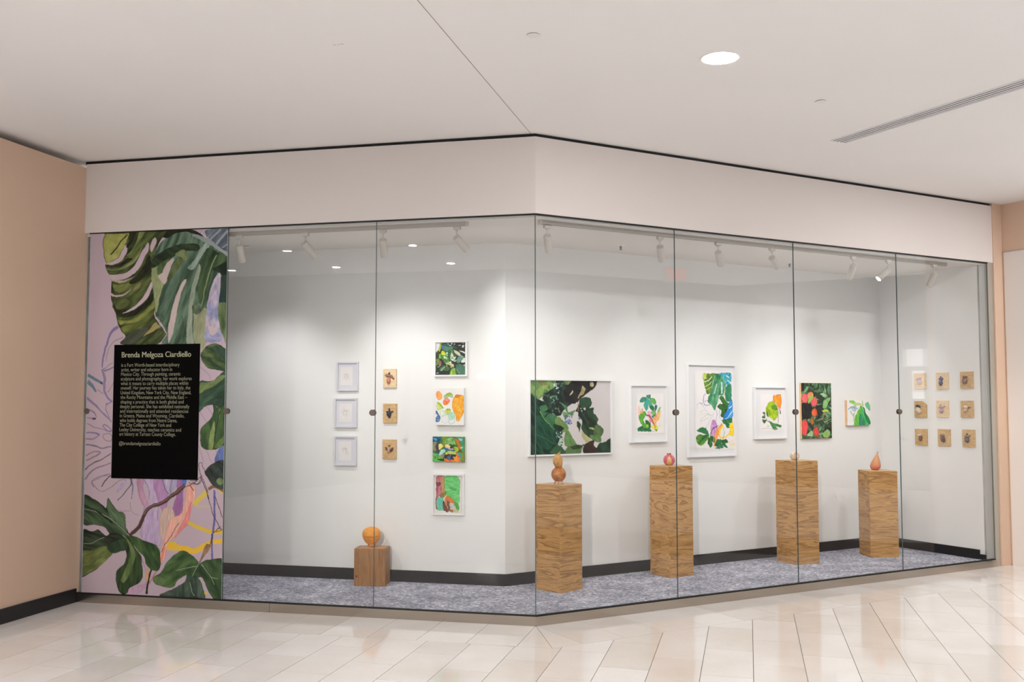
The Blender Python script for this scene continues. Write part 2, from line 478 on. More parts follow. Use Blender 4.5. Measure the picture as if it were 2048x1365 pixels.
# the field, strips square to the left run
SW, TLEN, SHEAR = 0.2935, 0.6235, 0.018
for k in range(-9, 22):
    ta, tb = 1.475 - SW * k, 1.475 - SW * (k + 1)
    ph = (0.182 + 0.3118 * ((k + 1) % 2)) + SHEAR * (k + 1)
    for j in range(-8, 9):
        d0, d1 = ph + TLEN * j, ph + TLEN * (j + 1)
        q = [Lp(ta, -d0), Lp(tb, -(d0 + SHEAR)), Lp(tb, -(d1 + SHEAR)), Lp(ta, -d1)]
        # keep what lies in front of either band
        q = clip([np.array(x) for x in q], Lp(3.64, 0), -L)
        if len(q) < 3: continue
        a, b = clip(q, Lp(0, -BAND), nL), clip(q, Rp(0, -BAND), nR)
        if len(a) < 3 and len(b) < 3: continue
        if (parea(a) if len(a) > 2 else 0) >= (parea(b) if len(b) > 2 else 0): rest = clip(clip(q, Lp(0, -BAND), -nL), Rp(0, -BAND), nR) if len(b) > 2 else []
        else: a, rest = b, (clip(clip(q, Rp(0, -BAND), -nR), Lp(0, -BAND), nL) if len(a) > 2 else [])
        tile(a)
        if len(rest) > 2 and parea(rest) > 0.0012: tile(rest)
# mall floor beyond the right pilaster
for k in range(3):
    tile([Rp(5.24 + .35 * k, -BAND), Rp(5.59 + .35 * k, -BAND), Rp(5.59 + .35 * k, -0.03), Rp(5.24 + .35 * k, -0.03)])

# ---- ceiling of the mall
ceil = MB().prism([(-11, 2.6), (0.4, -0.35), (10, 5.2), (10, 11), (-11, 11)], ZCEIL, ZCEIL + 0.12).build('ceiling', M['ceiling'])
struct(ceil, 'smooth off-white mall ceiling with one diagonal joint line', 'ceiling')
s0, s1 = on_z(835, 0, ZCEIL)[:2], on_z(1058, 263, ZCEIL)[:2]
dv = (s1 - s0) / np.linalg.norm(s1 - s0); sn = np.array([-dv[1], dv[0]]) * 0.0022
s0 = s0 - dv * 3.0; s1 = s1 + dv * 0.1
MB().prism([s0 + sn, s1 + sn, s1 - sn, s0 - sn], ZCEIL - 0.001, ZCEIL + 0.001).build('control_joint', M['joint_line'], ceil)
for k, (u, v, a) in enumerate([(669, 90, .018), (677, 89.5, .014), (684, 88, .02)]):
    q = on_z(u, v, ZCEIL); 
    MB().ring([(a * .5, -0.0006), (a * .5, 0.001)], 8, Matrix.Translation((q[0], q[1], ZCEIL)) @ Matrix.Diagonal((1, .45, 1, 1))).build('scuff_mark', M['scuff'], ceil)

# ---- header above the glass and the black reveals
header = MB().prism(both(-0.012, 0.16, T_WALL, 5.135), ZG, ZHEAD).build('wall_header', M['header'])
struct(header, 'plain pale mauve-grey fascia wall above the glass storefront', 'wall')
rev = MB().prism(both(0.004, 0.15, T_WALL + 0.02, 5.20), ZHEAD, ZCEIL).build('trim_1', M['black'])
struct(rev, 'thin black shadow gap between the fascia and the mall ceiling', 'trim')
# perforated grille strip set in the left part of the reveal
gp = MB().prism([Lp(0.62, -0.001), Lp(2.75, -0.001), Lp(2.75, 0.004), Lp(0.62, 0.004)], ZHEAD, ZHEAD + 0.005).build('air_slot', M['rail'], rev)
top_ch = MB().prism(both(-0.008, 0.022, TL_END + 0.004, TR_END + 0.004), 2.8775, ZG).build('trim_2', M['black'])
struct(top_ch, 'thin black channel holding the glass along its top edge', 'trim')

# ---- steel kerb in lengths, black shoe on top
kerb = empty('trim_3', (*Cp(0), 0)); struct(kerb, 'low brushed steel kerb along the bottom of the glass', 'kerb')
def kerb_piece(poly):
    MB().prism([np.array(q) - Cp(0) for q in poly], 0.0, ZK - 0.004).build('kerb_panel', M['steel'], kerb)
ts = (on_wall('G', 541, 1213)[0]) * -1
kerb_piece([Lp(T_WALL, -0.016), Lp(ts + .001, -0.016), Lp(ts + .001, 0.03), Lp(T_WALL, 0.03)])
kerb_piece([Lp(ts - .001, -0.016), Cp(-0.016), Cp(0.03), Lp(ts - .001, 0.03)])
kerb_piece([Cp(-0.016), Rp(TR_END, -0.016), Rp(TR_END, 0.03), Cp(0.03)])
shoe = MB().prism([q - Cp(0) for q in both(-0.006, 0.024, T_WALL, TR_END)], ZK - 0.004, ZK + 0.003).build('glazing_shoe', M['black'], kerb)

# ---- glass panes
def pane(parent, A, B, e0=None, e1=None):
    """pane from plan point A to B (left to right), 12 mm thick, edges dark green"""
    d = B - A; l = np.linalg.norm(d); u = d / l; n = np.array([-u[1], u[0]])
    mb = MB(); T = 0.010
    mb.box(0, l, 0, T, 0, 2.8775 - ZK - 0.006)
    o = mb.build('pane', M['glass'], parent)
    o.location = (A[0] - parent.location[0], A[1] - parent.location[1], ZK + 0.006 - parent.location[2])
    o.rotation_euler = (0, 0, math.atan2(u[1], u[0]))
    me = o.data; me.materials.append(M['glass_edge']); me.materials.append(M['edge_glint'])
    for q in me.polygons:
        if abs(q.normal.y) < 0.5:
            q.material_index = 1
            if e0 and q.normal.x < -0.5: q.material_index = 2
    return o
GL, GR = 1.2011, 1.2566
win1 = empty('window_1', (*Lp(1.8, 0), ZK)); struct(win1, 'left run of frameless glass panes butting at thin green edges', 'window')
win2 = empty('window_2', (*Rp(2.5, 0), ZK)); struct(win2, 'right run of frameless glass panes running back from the corner', 'window')
g = 0.0011
jl = [0, 1.196, 2.398, TL_END]
jr = [0, 1.2525, 2.5045, 3.766, TR_END]
for i in range(3):
    pane(win1, Lp(jl[3 - i] - (0 if i == 0 else g), 0), Lp(jl[2 - i] + (g if i < 2 else 0.004), 0), e0=(i == 0))
for i in range(4):
    pane(win2, Rp(jr[i] + (g if i else 0.004), 0), Rp(jr[i + 1] - (g if i < 3 else 0), 0))
# clear silicone lines in the joints and at the corner
for t, w in ((jl[1], 'L'), (jl[2], 'L'), (jr[1], 'R'), (jr[2], 'R'), (jr[3], 'R')):
    P = Lp if w == 'L' else Rp; par = win1 if w == 'L' else win2
    q = [P(t - g, 0.001), P(t + g, 0.001), P(t + g, 0.010), P(t - g, 0.010)]
    b0 = np.array(par.location[:2])
    MB().prism([x - b0 for x in q], 0.006, 2.8775 - ZK).build('silicone_joint', M['glass_edge'], par)
b0 = np.array(win2.location[:2])
MB().prism([x - b0 for x in (C, Lp(0.004, 0), Lp(0.004, 0.012), Cp(0.012), Rp(0.004, 0.012), Rp(0.004, 0))], 0.006, 2.8775 - ZK).build('corner_joint', M['glass_edge'], win2)
def knob(par, w, t, z):
    P = Lp if w == 'L' else Rp
    n = nL if w == 'L' else nR
    q = P(t, 0); ry = Matrix.Rotation(math.atan2(n[1], n[0]), 4, 'Z') @ Matrix.Rotation(math.pi / 2, 4, 'Y')
    R0 = 0.0225
    mb = MB().ring([(0, 0.0), (R0, 0.0), (R0, 0.008), (R0 - .003, 0.011), (0, 0.011)], 28, ry)
    mb.ring([(0, -0.024), (R0 - .003, -0.024), (R0, -0.021), (R0, -0.0125), (0, -0.0125)], 28, ry)
    mb.build('patch_knob', M['knob'], par, (q[0] - par.location[0], q[1] - par.location[1], z - par.location[2]))
for (u, v) in ((745, 826), (452.5, 823)):
    a, z = on_wall('G', u, v); knob(win1, 'L', -a, z)
knob(win1, 'L', TL_END - 0.012, on_wall('G', 173, 823)[1])
for t, (u, v) in zip(jr[1:4], ((1351.5, 825.5), (1589.5, 824.5), (1797.5, 824))):
    n3 = np.array([nR[0], nR[1], 0]); d = ray(u, v); P3 = EYE + d * (((np.array([C[0], C[1], 0]) - EYE) @ n3) / (d @ n3))
    knob(win2, 'R', t, P3[2])

# ---- left return wall of the mall
Wd = nL                                              # runs towards the viewer, square to the left run
wl = Lp(T_WALL, 0)
wleft = MB().prism([wl - Wd * 0.25, wl + Wd * 1.02, wl + Wd * 1.02 + L * 2.4, wl - Wd * 0.25 + L * 2.4], 0.0, 3.408).build('wall_left', M['peach'])
struct(wleft, 'warm peach plaster wall standing square to the mural end', 'wall')
bl = MB().prism([wl + Wd * 0.018 - L * 0.014, wl + Wd * 1.03 - L * 0.014, wl + Wd * 1.03 , wl + Wd * 0.018], 0.0, 0.105).build('baseboard_left', M['black_base'])
struct(bl, 'tall black baseboard at the foot of the peach wall', 'baseboard')

# ---- right side: jamb, pilaster, wall
jamb = MB().prism([Rp(TR_END + .002, -0.006), Rp(5.118, -0.006), Rp(5.118, 0.05), Rp(TR_END + .002, 0.05)], 0.0, ZG).build('trim_4', M['jamb'])
struct(jamb, 'narrow satin metal jamb closing the right end of the glass', 'trim')
pil = MB().prism([Rp(5.12, -0.02), Rp(5.26, -0.02), Rp(5.26, 0.12), Rp(5.137, 0.12), Rp(5.137, 0.2), Rp(5.12, 0.2)], 0.0, ZCEIL).build('wall_pilaster', M['peach'])
struct(pil, 'narrow peach wall strip beside the metal jamb', 'wall')
wr0 = Rp(5.262, -0.0)
wright = MB().prism([wr0 - nR * 0.1, wr0 + nR * 0.85, wr0 + nR * 0.85 + R * 1.2, wr0 - nR * 0.1 + R * 1.2], 0.0, ZCEIL).build('wall_right', M['peach'])
struct(wright, 'peach wall coming forward past the right end of the glass', 'wall')
pan = MB().prism([wr0 + nR * 0.035 - R * 0.008, wr0 + nR * 0.80 - R * 0.008, wr0 + nR * 0.80, wr0 + nR * 0.035], 0.0, 2.99).build('wall_pale_area', M['pale_area'], wright)  # thin slab, whiter than the peach wall around it
MB().prism([wr0 + nR * 0.03 - R * 0.014, wr0 + nR * 0.80 - R * 0.014, wr0 + nR * 0.80, wr0 + nR * 0.03], 2.99, 3.0).build('pale_area_edge', M['jamb'], wright)
br = MB().prism([wr0 + nR * 0.21 - R * 0.02, wr0 + nR * 0.82 - R * 0.02, wr0 + nR * 0.82 - R * 0.009, wr0 + nR * 0.21 - R * 0.009], 0.0, 0.105).build('baseboard_right', M['black_base'])
struct(br, 'black baseboard at the foot of the right wall', 'baseboard')

# ---- inside of the display case
carpet = MB().prism([Lp(T_WALL, 0.03), Cp(0.03), Rp(END_T, 0.03), ENDC, BACK0, LEFTC], 0.0, ZCARP).build('floor_carpet', M['carpet'])
struct(carpet, 'flecked grey and white loop carpet inside the display case', 'carpet')
icl = MB().prism([Lp(T_WALL, 0.024), Cp(0.024), Rp(TR_END + .02, 0.024), ENDC + R * 0.1, BACK0 - nB * 0.1, LEFTC - nL * 0.1], ZIN, ZG - 0.001).build('ceiling_case', M['inner_ceiling'])
struct(icl, 'low off-white ceiling inside the display case', 'ceiling')
wbl = MB().prism([LEFTC + L * 0.05, BACK0, BACK0 - nL * 0.12 - L * 0.02, LEFTC + L * 0.05 - nL * 0.12], 0.0, ZIN).build('wall_back_left', M['inner_wall'])
struct(wbl, 'white gallery wall behind the left glass run', 'wall')
wbr = MB().prism([BACK0, ENDC + RB * 0.1, ENDC + RB * 0.1 - nB * 0.12, BACK0 - nB * 0.12], 0.0, ZIN).build('wall_back_right', M['inner_wall'])
struct(wbr, 'white gallery wall behind the right glass run', 'wall')
we = MB().prism([Rp(END_T, 0.03), ENDC - nR * 0.05, ENDC - nR * 0.05 + R * 0.08, Rp(END_T + 0.08, 0.03)], 0.0, ZIN).build('wall_end', M['inner_wall'])
struct(we, 'white end wall of the display case carrying nine plaques', 'wall')
wle = MB().prism([Lp(T_WALL, 0.03), LEFTC, LEFTC + L * 0.05, Lp(T_WALL + 0.05, 0.03)], 0.0, ZIN).build('wall_end_left', M['inner_wall'])
struct(wle, 'white end wall of the display case behind the mural', 'wall')
BH = 0.155
bb = MB().prism([LEFTC, BACK0, BACK0 + (nL + nB) / (1 + nL @ nB) * 0.01, LEFTC + nL * 0.01], ZCARP, BH).build('baseboard_back_left', M['grey_base'])
struct(bb, 'charcoal vinyl baseboard under the left gallery wall', 'baseboard')
bb = MB().prism([BACK0, ENDC, ENDC + nB * 0.01 - R * 0.01, BACK0 + (nL + nB) / (1 + nL @ nB) * 0.01], ZCARP, BH).build('baseboard_back_right', M['grey_base'])
struct(bb, 'charcoal vinyl baseboard under the right gallery wall', 'baseboard')
be = MB().prism([Rp(END_T - .012, 0.10), ENDC - R * 0.012, ENDC, Rp(END_T, 0.10)], ZCARP, BH - 0.005).build('baseboard_end', M['black_base'])
struct(be, 'black baseboard on the end wall, stepping down at the glass', 'baseboard')
MB().prism([Rp(END_T - .012, 0.035), Rp(END_T - .012, 0.10), Rp(END_T, 0.10), Rp(END_T, 0.035)], ZCARP, ZCARP + 0.05).build('base_end_block', M['black_base'], be)
# pale return between end wall and glass edge
ret = MB().prism([Rp(END_T, 0.030), Rp(TR_END + .002, 0.030), Rp(TR_END + .002, 0.05), Rp(END_T, 0.05)], 0.0, ZIN).build('trim_5', M['inner_wall'])
struct(ret, 'white return between the end wall and the last glass pane', 'trim')

# ================================================================== MALL BEYOND THE CAMERA (seen only as reflections)
back = MB().prism([(-17, -6.2), (13, -6.2), (13, -6.05), (-17, -6.05)], -0.1, 8.0).build('wall_opposite', M['shop_wall'])
struct(back, 'shopfront wall across the mall, mirrored in the glass', 'wall')
for nm, xx, lab in (('wall_added_left', -8.4, 'added dark wall at the far left keeping the glass reflections dark'), ('wall_added_right', 12.85, 'added dark wall at the far right hiding sky from the glass')):
    struct(MB().prism([(xx, -6.05), (xx + .15, -6.05), (xx + .15, 11), (xx, 11)], -0.1, 8.0).build(nm, M['shop_wall']), lab, 'wall')  # unseen dark walls, added to keep sky and bright floor out of reflections
def text_mesh(name, s, mat, parent, width=None, size=0.1, bold=0.0, ext=0.0, loc=(0, 0, 0), rot=(math.pi / 2, 0, 0), align='LEFT', heavy=0.0):
    cu = bpy.data.curves.new(name, 'FONT'); cu.body = s; cu.size = size; cu.offset = bold; cu.extrude = ext
    cu.align_x = align; cu.resolution_u = 3
    tmp = bpy.data.objects.new(name, cu); COL.objects.link(tmp)
    dg = bpy.context.evaluated_depsgraph_get(); dg.update()
    me = bpy.data.meshes.new_from_object(tmp.evaluated_get(dg))
    bpy.data.objects.remove(tmp, do_unlink=True)
    xs = [v.co.x for v in me.vertices]
    if width:
        k = width / max(1e-6, max(xs) - min(xs)); x0 = min(xs)
        for v in me.vertices: v.co.x = (v.co.x - x0) * k
    if heavy:
        v0 = np.array([v.co for v in me.vertices]); f0 = [tuple(q.vertices) for q in me.polygons]; n0 = len(v0)
        me = bpy.data.meshes.new(name)
        me.from_pydata([tuple(v) for v in v0] + [(x + heavy, y, z) for x, y, z in v0], [], f0 + [tuple(i + n0 for i in q) for q in f0])
    me.materials.clear(); me.materials.append(mat)
    me.name = name
    o = bpy.data.objects.new(name, me); COL.objects.link(o)
    if parent: o.parent = parent
    o.location = loc; o.rotation_euler = rot
    return o
M['shop_glow'] = emitter('lit_shop_window', (1.0, 0.93, 0.85), SHOP_GLOW)
M['sign_glow'] = emitter('lit_sign_letters', (1.0, 0.97, 0.95), 9.0)
M['exit_glow'] = emitter('exit_letters', (1.0, 0.10, 0.08), 2.4)
for k, x in enumerate((-6.4, -2.6, 1.6, 6.0)):
    e = empty('shop_window', (x, -6.05, 0)); tag(e, 'lit shop window across the mall opposite the display case', 'window', 'lit shop windows across the mall')
    MB().box(-1.35, 1.35, 0.0, 0.02, 0.35, 1.9).build('pane', M['shop_glow'], e)
    fr = MB().box(-1.42, 1.42, 0.0, 0.05, 0.25, 0.35).box(-1.42, 1.42, 0, 0.05, 1.9, 1.97).box(-1.42, -1.35, 0, 0.05, 0.35, 1.9).box(1.35, 1.42, 0, 0.05, 0.35, 1.9).box(-0.03, 0.03, 0.02, 0.05, 0.35, 1.9)
    fr.build('window_frame', M['shop_dark'], e)
sg = empty('shop_sign', (-6.93, -6.03, 2.07)); tag(sg, 'lit white TUDOR letters on the wall across the mall', 'sign')
text_mesh('sign_letters', 'TUDOR', M['sign_glow'], sg, width=0.50, size=0.15, bold=0.002, ext=0.006, rot=(math.pi / 2, 0, math.pi))
nr3 = np.array([nR[0], nR[1], 0])
def mirror_x(u, v, x):
    d = ray(u, v); g_ = EYE + d * (((np.array([C[0], C[1], 0]) - EYE) @ nr3) / (d @ nr3)); r_ = d - 2 * (d @ nr3) * nr3
    return g_ + r_ * ((x - g_[0]) / r_[0])
M['shop_bright'] = emitter('bright_shop_window', (1.0, 0.97, 0.95), 1.7)
XW = 12.85
e = empty('shop_window', (XW, mirror_x(1835, 760, XW)[1], 0), -math.pi / 2); tag(e, 'bright divided shop window on the far right mall wall', 'window')
for (u0, v0_, u1, v1_) in ((1814, 699, 1847, 732), (1825, 742, 1850, 798)):
    a, b = mirror_x(u0, v0_, XW), mirror_x(u1, v1_, XW); y0 = e.location.y
    MB().box(min(y0 - a[1], y0 - b[1]), max(y0 - a[1], y0 - b[1]), -0.02, 0.0, b[2], a[2]).build('pane', M['shop_bright'], e)
a, b = mirror_x(1806, 700, XW), mirror_x(1900, 733, XW); y0 = e.location.y
MB().box(min(y0 - a[1], y0 - b[1]), max(y0 - a[1], y0 - b[1]), -0.012, 0.0, b[2], a[2]).build('transom_light', emitter('dim_shop_window', (1.0, 0.95, 0.9), 0.7), e)
dx_ = ray(1352, 549); gx = EYE + dx_ * (((np.array([C[0], C[1], 0]) - EYE) @ nr3) / (dx_ @ nr3)); rx_ = dx_ - 2 * (dx_ @ nr3) * nr3
ext = gx + rx_ * ((3.22 - gx[2]) / rx_[2])
ex = empty('exit_sign', (ext[0], ext[1], 3.12), math.atan2(rx_[1], rx_[0]) - math.pi / 2); tag(ex, 'red lit exit sign hanging from the mall ceiling', 'sign')
MB().box(-0.16, 0.16, -0.02, 0.02, 0, 0.2).build('sign_case', M['white_cap'], ex)
MB().box(-0.01, 0.01, -0.01, 0.01, 0.2, ZCEIL - 3.12).build('hanger', M['white_cap'], ex)
text_mesh('sign_letters', 'EXIT', M['exit_glow'], ex, width=0.25, size=0.19, bold=0.004, ext=0.002, loc=(-0.125, -0.023, 0.03))

# floodlight across the atrium: it throws the plinth shadows to the right on the gallery wall
fl = empty('atrium_floodlight', (-2.5, -6.05, 4.45)); tag(fl, 'black floodlight high on the wall across the mall atrium', 'floodlight')
aim = (Vector((3.0, 9.2, 0.9)) - Vector((-2.5, -5.80, 4.45))).normalized(); fm_ = Matrix.Translation((0, 0.25, 0)) @ aim.to_track_quat('Z', 'Y').to_matrix().to_4x4()
MB().box(-0.05, 0.05, 0.0, 0.17, -0.02, 0.02).build('bracket', M['shop_dark'], fl)
MB().ring([(0, -0.10), (0.10, -0.10), (0.12, 0.06), (0.11, 0.06), (0.10, 0.03), (0, 0.03)], 28, fm_).build('lamp_head', M['shop_dark'], fl)
MB().ring([(0, 0.031), (0.098, 0.031), (0.098, 0.036), (0, 0.036)], 28, fm_).build('lens', M['down_disc'], fl)
ld = bpy.data.lights.new('flood_beam', 'SPOT'); ld.energy = FLOOD_W; ld.color = (1.0, 0.93, 0.85); ld.spot_size = math.radians(40); ld.spot_blend = 0.55; ld.shadow_soft_size = 0.22
lo = bpy.data.objects.new('flood_beam', ld); COL.objects.link(lo); lo.parent = fl
lo.matrix_local = Matrix.Translation(Vector((0, 0.25, 0)) + aim * 0.08) @ (-aim).to_track_quat('Z', 'Y').to_matrix().to_4x4()

# ================================================================== CEILING FITTINGS
def downlight(x, y, label, group=None, r=0.105):
    e = empty('recessed_downlight', (x, y, ZCEIL))
    MB().ring([(r * .93, 0.0), (r * .93, -0.004), (r, -0.005), (r * 1.03, -0.001), (r * 1.03, 0.0)], 40).build('trim_ring', M['white_cap'], e)
    MB().ring([(0, -0.0025), (r * .935, -0.0025), (r * .935, 0.0), (0, 0.0)], 40).build('lens', M['down_small'] if r < 0.08 else M['down_disc'], e)
    tag(e, label, 'ceiling light', group)
q = on_z(1440, 115.5, ZCEIL)
downlight(q[0], q[1], 'large round recessed downlight glowing white in the open mall ceiling')
for x, y in ((-5.01, 3.41), (-3.35, 3.07), (-5.39, 1.87), (-3.73, 1.49), (-6.95, 2.29), (-2.98, 4.71)):
    downlight(x, y, 'small round recessed downlight in the mall ceiling outside the left glass run', 'downlights outside the left run', 0.055)
for k in range(0, 4):  # unseen downlights added to brighten the right side of the mall
    for j in range(0, 1):
        x, y = Rp(1.79 + 1.7 * k, -1.85 - 1.45 * j)
        d = np.array([x, y, ZCEIL]) - EYE; zf = d @ FW
        px, py = (W / 2 + FOC * (d @ RT) / zf, H / 2 - FOC * (d @ UP) / zf) if zf > 0.1 else (-9e3, -9e3)
        if (-140 < px < W + 40 and py > -60) or not (1.7 < x < 9 and y > 1.2): continue
        downlight(x, y, 'added unseen round downlight brightening the mall outside the right glass run', 'added downlights outside the right run')
for (u, v), lab in (((1067, 69.5), 'flat round sprinkler cover plate on the ceiling beside the joint line'),
                    ((1641.5, 202.5), 'flat round sprinkler cover plate on the ceiling near the air slots')):
    q = on_z(u, v, ZCEIL); e = empty('sprinkler_cover', (q[0], q[1], ZCEIL)); tag(e, lab, 'sprinkler')
    MB().ring([(0, -0.006), (0.033, -0.006), (0.034, -0.004), (0.034, -0.003), (0, -0.003)], 28).build('cover_plate', M['white_cap'], e)
    MB().ring([(0, -0.003), (0.029, -0.003), (0.029, 0.0), (0, 0.0)], 24).build('cup', M['slot'], e)
# linear slot diffuser
v0 = on_z(1661, 281, ZCEIL)[:2]
vd = np.array([3.024 - 2.326, 5.774 - 7.168]); vd /= np.linalg.norm(vd); vn = np.array([-vd[1], vd[0]])
e = empty('air_diffuser', (v0[0], v0[1], ZCEIL), math.atan2(vd[1], vd[0])); tag(e, 'long white ceiling air diffuser with four black slots', 'air vent')
LD, WDF = 2.4, 0.172
fr = MB().box(0, LD, 0, 0.014, -0.005, 0).box(0, LD, WDF - 0.026, WDF, -0.005, 0).box(0, 0.004, 0.014, WDF - 0.026, -0.005, 0).box(LD - .01, LD, 0.014, WDF - 0.026, -0.005, 0)
fr.build('frame', M['diffuser'], e)
pit = (WDF - 0.040) / 4
for k in range(4):
    y0 = 0.014 + pit * k
    MB().box(0.004, LD - .01, y0, y0 + pit * 0.52, -0.0012, 0).build('slot', M['slot'], e)
    if k < 3: MB().box(0.004, LD - .01, y0 + pit * 0.52, y0 + pit, -0.0045, 0).build('blade', M['diffuser'], e)
# sprinkler heads and a cover plate on the case ceiling
for (u, v), lab in (((1241.5, 491.5), 'pendent sprinkler head on the case ceiling above the large leaf photograph'), ((1579, 526.5), 'pendent sprinkler head on the case ceiling near the fruit painting')):
    q = on_z(u, v, ZIN); e = empty('sprinkler', (q[0], q[1], ZIN)); tag(e, lab, 'sprinkler')
    MB().ring([(0, -0.006), (0.03, -0.004), (0.038, 0.0), (0, 0)], 24).build('escutcheon', M['white_cap'], e)
    MB().ring([(0.009, -0.006), (0.009, -0.022), (0.006, -0.024), (0.006, -0.034), (0.014, -0.035), (0.014, -0.037), (0, -0.037)], 14).build('nozzle', M['chrome'], e)
q = on_z(493, 493, ZIN); e = empty('sprinkler_cover', (q[0], q[1], ZIN)); tag(e, 'flat round cover plate on the case ceiling beside the mural', 'sprinkler')
MB().ring([(0, -0.008), (0.036, -0.008), (0.037, -0.005), (0.037, -0.004), (0, -0.004)], 28).build('cover_plate', M['white_cap'], e)
MB().ring([(0, -0.004), (0.03, -0.004), (0.03, 0.0), (0, 0.0)], 24).build('cup', M['slot'], e)

# ================================================================== TRACK LIGHTS
def track(name, A, B, label):
    d = B - A; l = np.linalg.norm(d); e = empty(name, (A[0], A[1], ZIN), math.atan2(d[1], d[0])); tag(e, label, 'light track', 'lighting tracks')
    mb = MB().box(0, l, -0.0175, -0.006, -0.028, 0).box(0, l, 0.006, 0.0175, -0.028, 0).box(0, l, -0.006, 0.006, -0.012, 0)
    mb.build('rail', M['rail'], e)
    for x in (0, l): MB().box(x - 0.006, x + 0.006, -0.019, 0.019, -0.030, 0).build('end_cap', M['track'], e)
    return e
DTL, DTR = 0.115, 0.15
track('light_track', Lp(2.95, DTL), Lp(0.525, DTL - .03), 'white lighting track on the case ceiling behind the left glass run')
track('light_track', Rp(0.10, DTR - .05), Rp(4.60, DTR - .03), 'white lighting track on the case ceiling behind the right glass run')
def spot_head(px, run_, aim, label, power=1.0, size=80):
    n = nL if run_ == 'L' else nR; P = Lp if run_ == 'L' else Rp
    d = DTL - .012 if run_ == 'L' else DTR - .035
    p0 = np.array([*P(0, d), 0]); n3 = np.array([n[0], n[1], 0]); dr = ray(px[0], px[1])
    q = EYE + dr * (((p0 - EYE) @ n3) / (dr @ n3)); q = Vector((q[0], q[1], ZIN - 0.028))
    e = empty('track_spotlight', q, math.atan2((L if run_ == 'L' else R)[1], (L if run_ == 'L' else R)[0])); tag(e, label, 'spotlight', 'track spotlights in the case')
    inv = Matrix.Rotation(-e.rotation_euler.z, 4, 'Z')
    MB().box(-0.027, 0.027, -0.014, 0.014, -0.024, 0).box(-0.012, 0.012, -0.010, 0.010, -0.034, -0.024).build('adapter', M['track'], e, bevel=0.002)
    MB().ring([(0, -0.034), (0.0055, -0.034), (0.0055, -0.092), (0, -0.092)][::-1], 12).build('stem', M['track'], e)
    piv = Vector((0, 0, -0.088))
    ax = inv @ (Vector(aim) - (q + piv)); ax.normalize()
    rot = ax.to_track_quat('Z', 'Y').to_matrix().to_4x4()
    mt = Matrix.Translation(piv) @ rot
    r = 0.028
    MB().ring([(0, -0.014), (r - .003, -0.014), (r, -0.011), (r, 0.126), (r - .002, 0.128), (r - .003, 0.120), (0, 0.120)], 28, mt).build('lamp_head', M['track'], e)
    hd_ = [c for c in COL.objects if c.parent == e and c.name.startswith('lamp_head')][0]
    MB().ring([(0, 0.1205), (r - .0035, 0.1205), (r - .0035, 0.1225), (0, 0.1225)], 24, mt).build('lens', M['spot_lens'], hd_)
    ld = bpy.data.lights.new('spot_beam', 'SPOT'); ld.energy = SPOT_W * power * (1.0 if run_ == 'L' else 0.82); ld.color = SPOT_COL
    ld.spot_size = math.radians(size); ld.spot_blend = 1.0; ld.shadow_soft_size = 0.013
    lo = bpy.data.objects.new('spot_beam', ld); COL.objects.link(lo); lo.parent = e
    lo.matrix_local = Matrix.Translation(piv + ax * 0.135) @ (-ax).to_track_quat('Z', 'Y').to_matrix().to_4x4()
    return e
def aimw(w, u, v): a, z = on_wall(w, u, v); return wall_point(w, a, z)
spot_head((479, 470), 'L', aimw('L', 556, 870), 'white cylinder spotlight on the track right beside the mural', 1.25)
spot_head((611, 464), 'L', aimw('L', 890, 825), 'white cylinder spotlight turned steeply towards the column of four pictures', 0.62)
spot_head((766, 457), 'L', aimw('L', 800, 855), 'white cylinder spotlight hanging nearly straight above the three wooden plaques', 0.85)
spot_head((914, 449), 'L', aimw('R', 1195, 815), 'white cylinder spotlight at the bare end of the left track', 1.1)
spot_head((1094.5, 449), 'R', aimw('R', 1138, 865), 'white cylinder spotlight at the track end just past the glass corner', 0.95)
spot_head((1320, 474), 'R', aimw('R', 1372, 865), 'white cylinder spotlight above the small framed leaf watercolour', 0.95)
spot_head((1436, 487), 'R', aimw('R', 1522, 865), 'white cylinder spotlight above the tall framed monstera watercolour', 1.0)
spot_head((1544, 497), 'R', aimw('R', 1745, 855), 'white cylinder spotlight tilted along the wall towards the end wall', 1.15)
spot_head((1706, 514), 'R', aimw('R', 1590, 865), 'white cylinder spotlight tilted back towards the framed lemon watercolour', 0.95)
spot_head((1776, 521), 'R', (1.75, 8.85, 1.25), 'white cylinder spotlight with its bright lens showing, turned along the case', 0.6)
spot_head((1868, 530), 'R', aimw('R', 1722, 875), 'white cylinder spotlight nearest the end wall of plaques', 0.75)

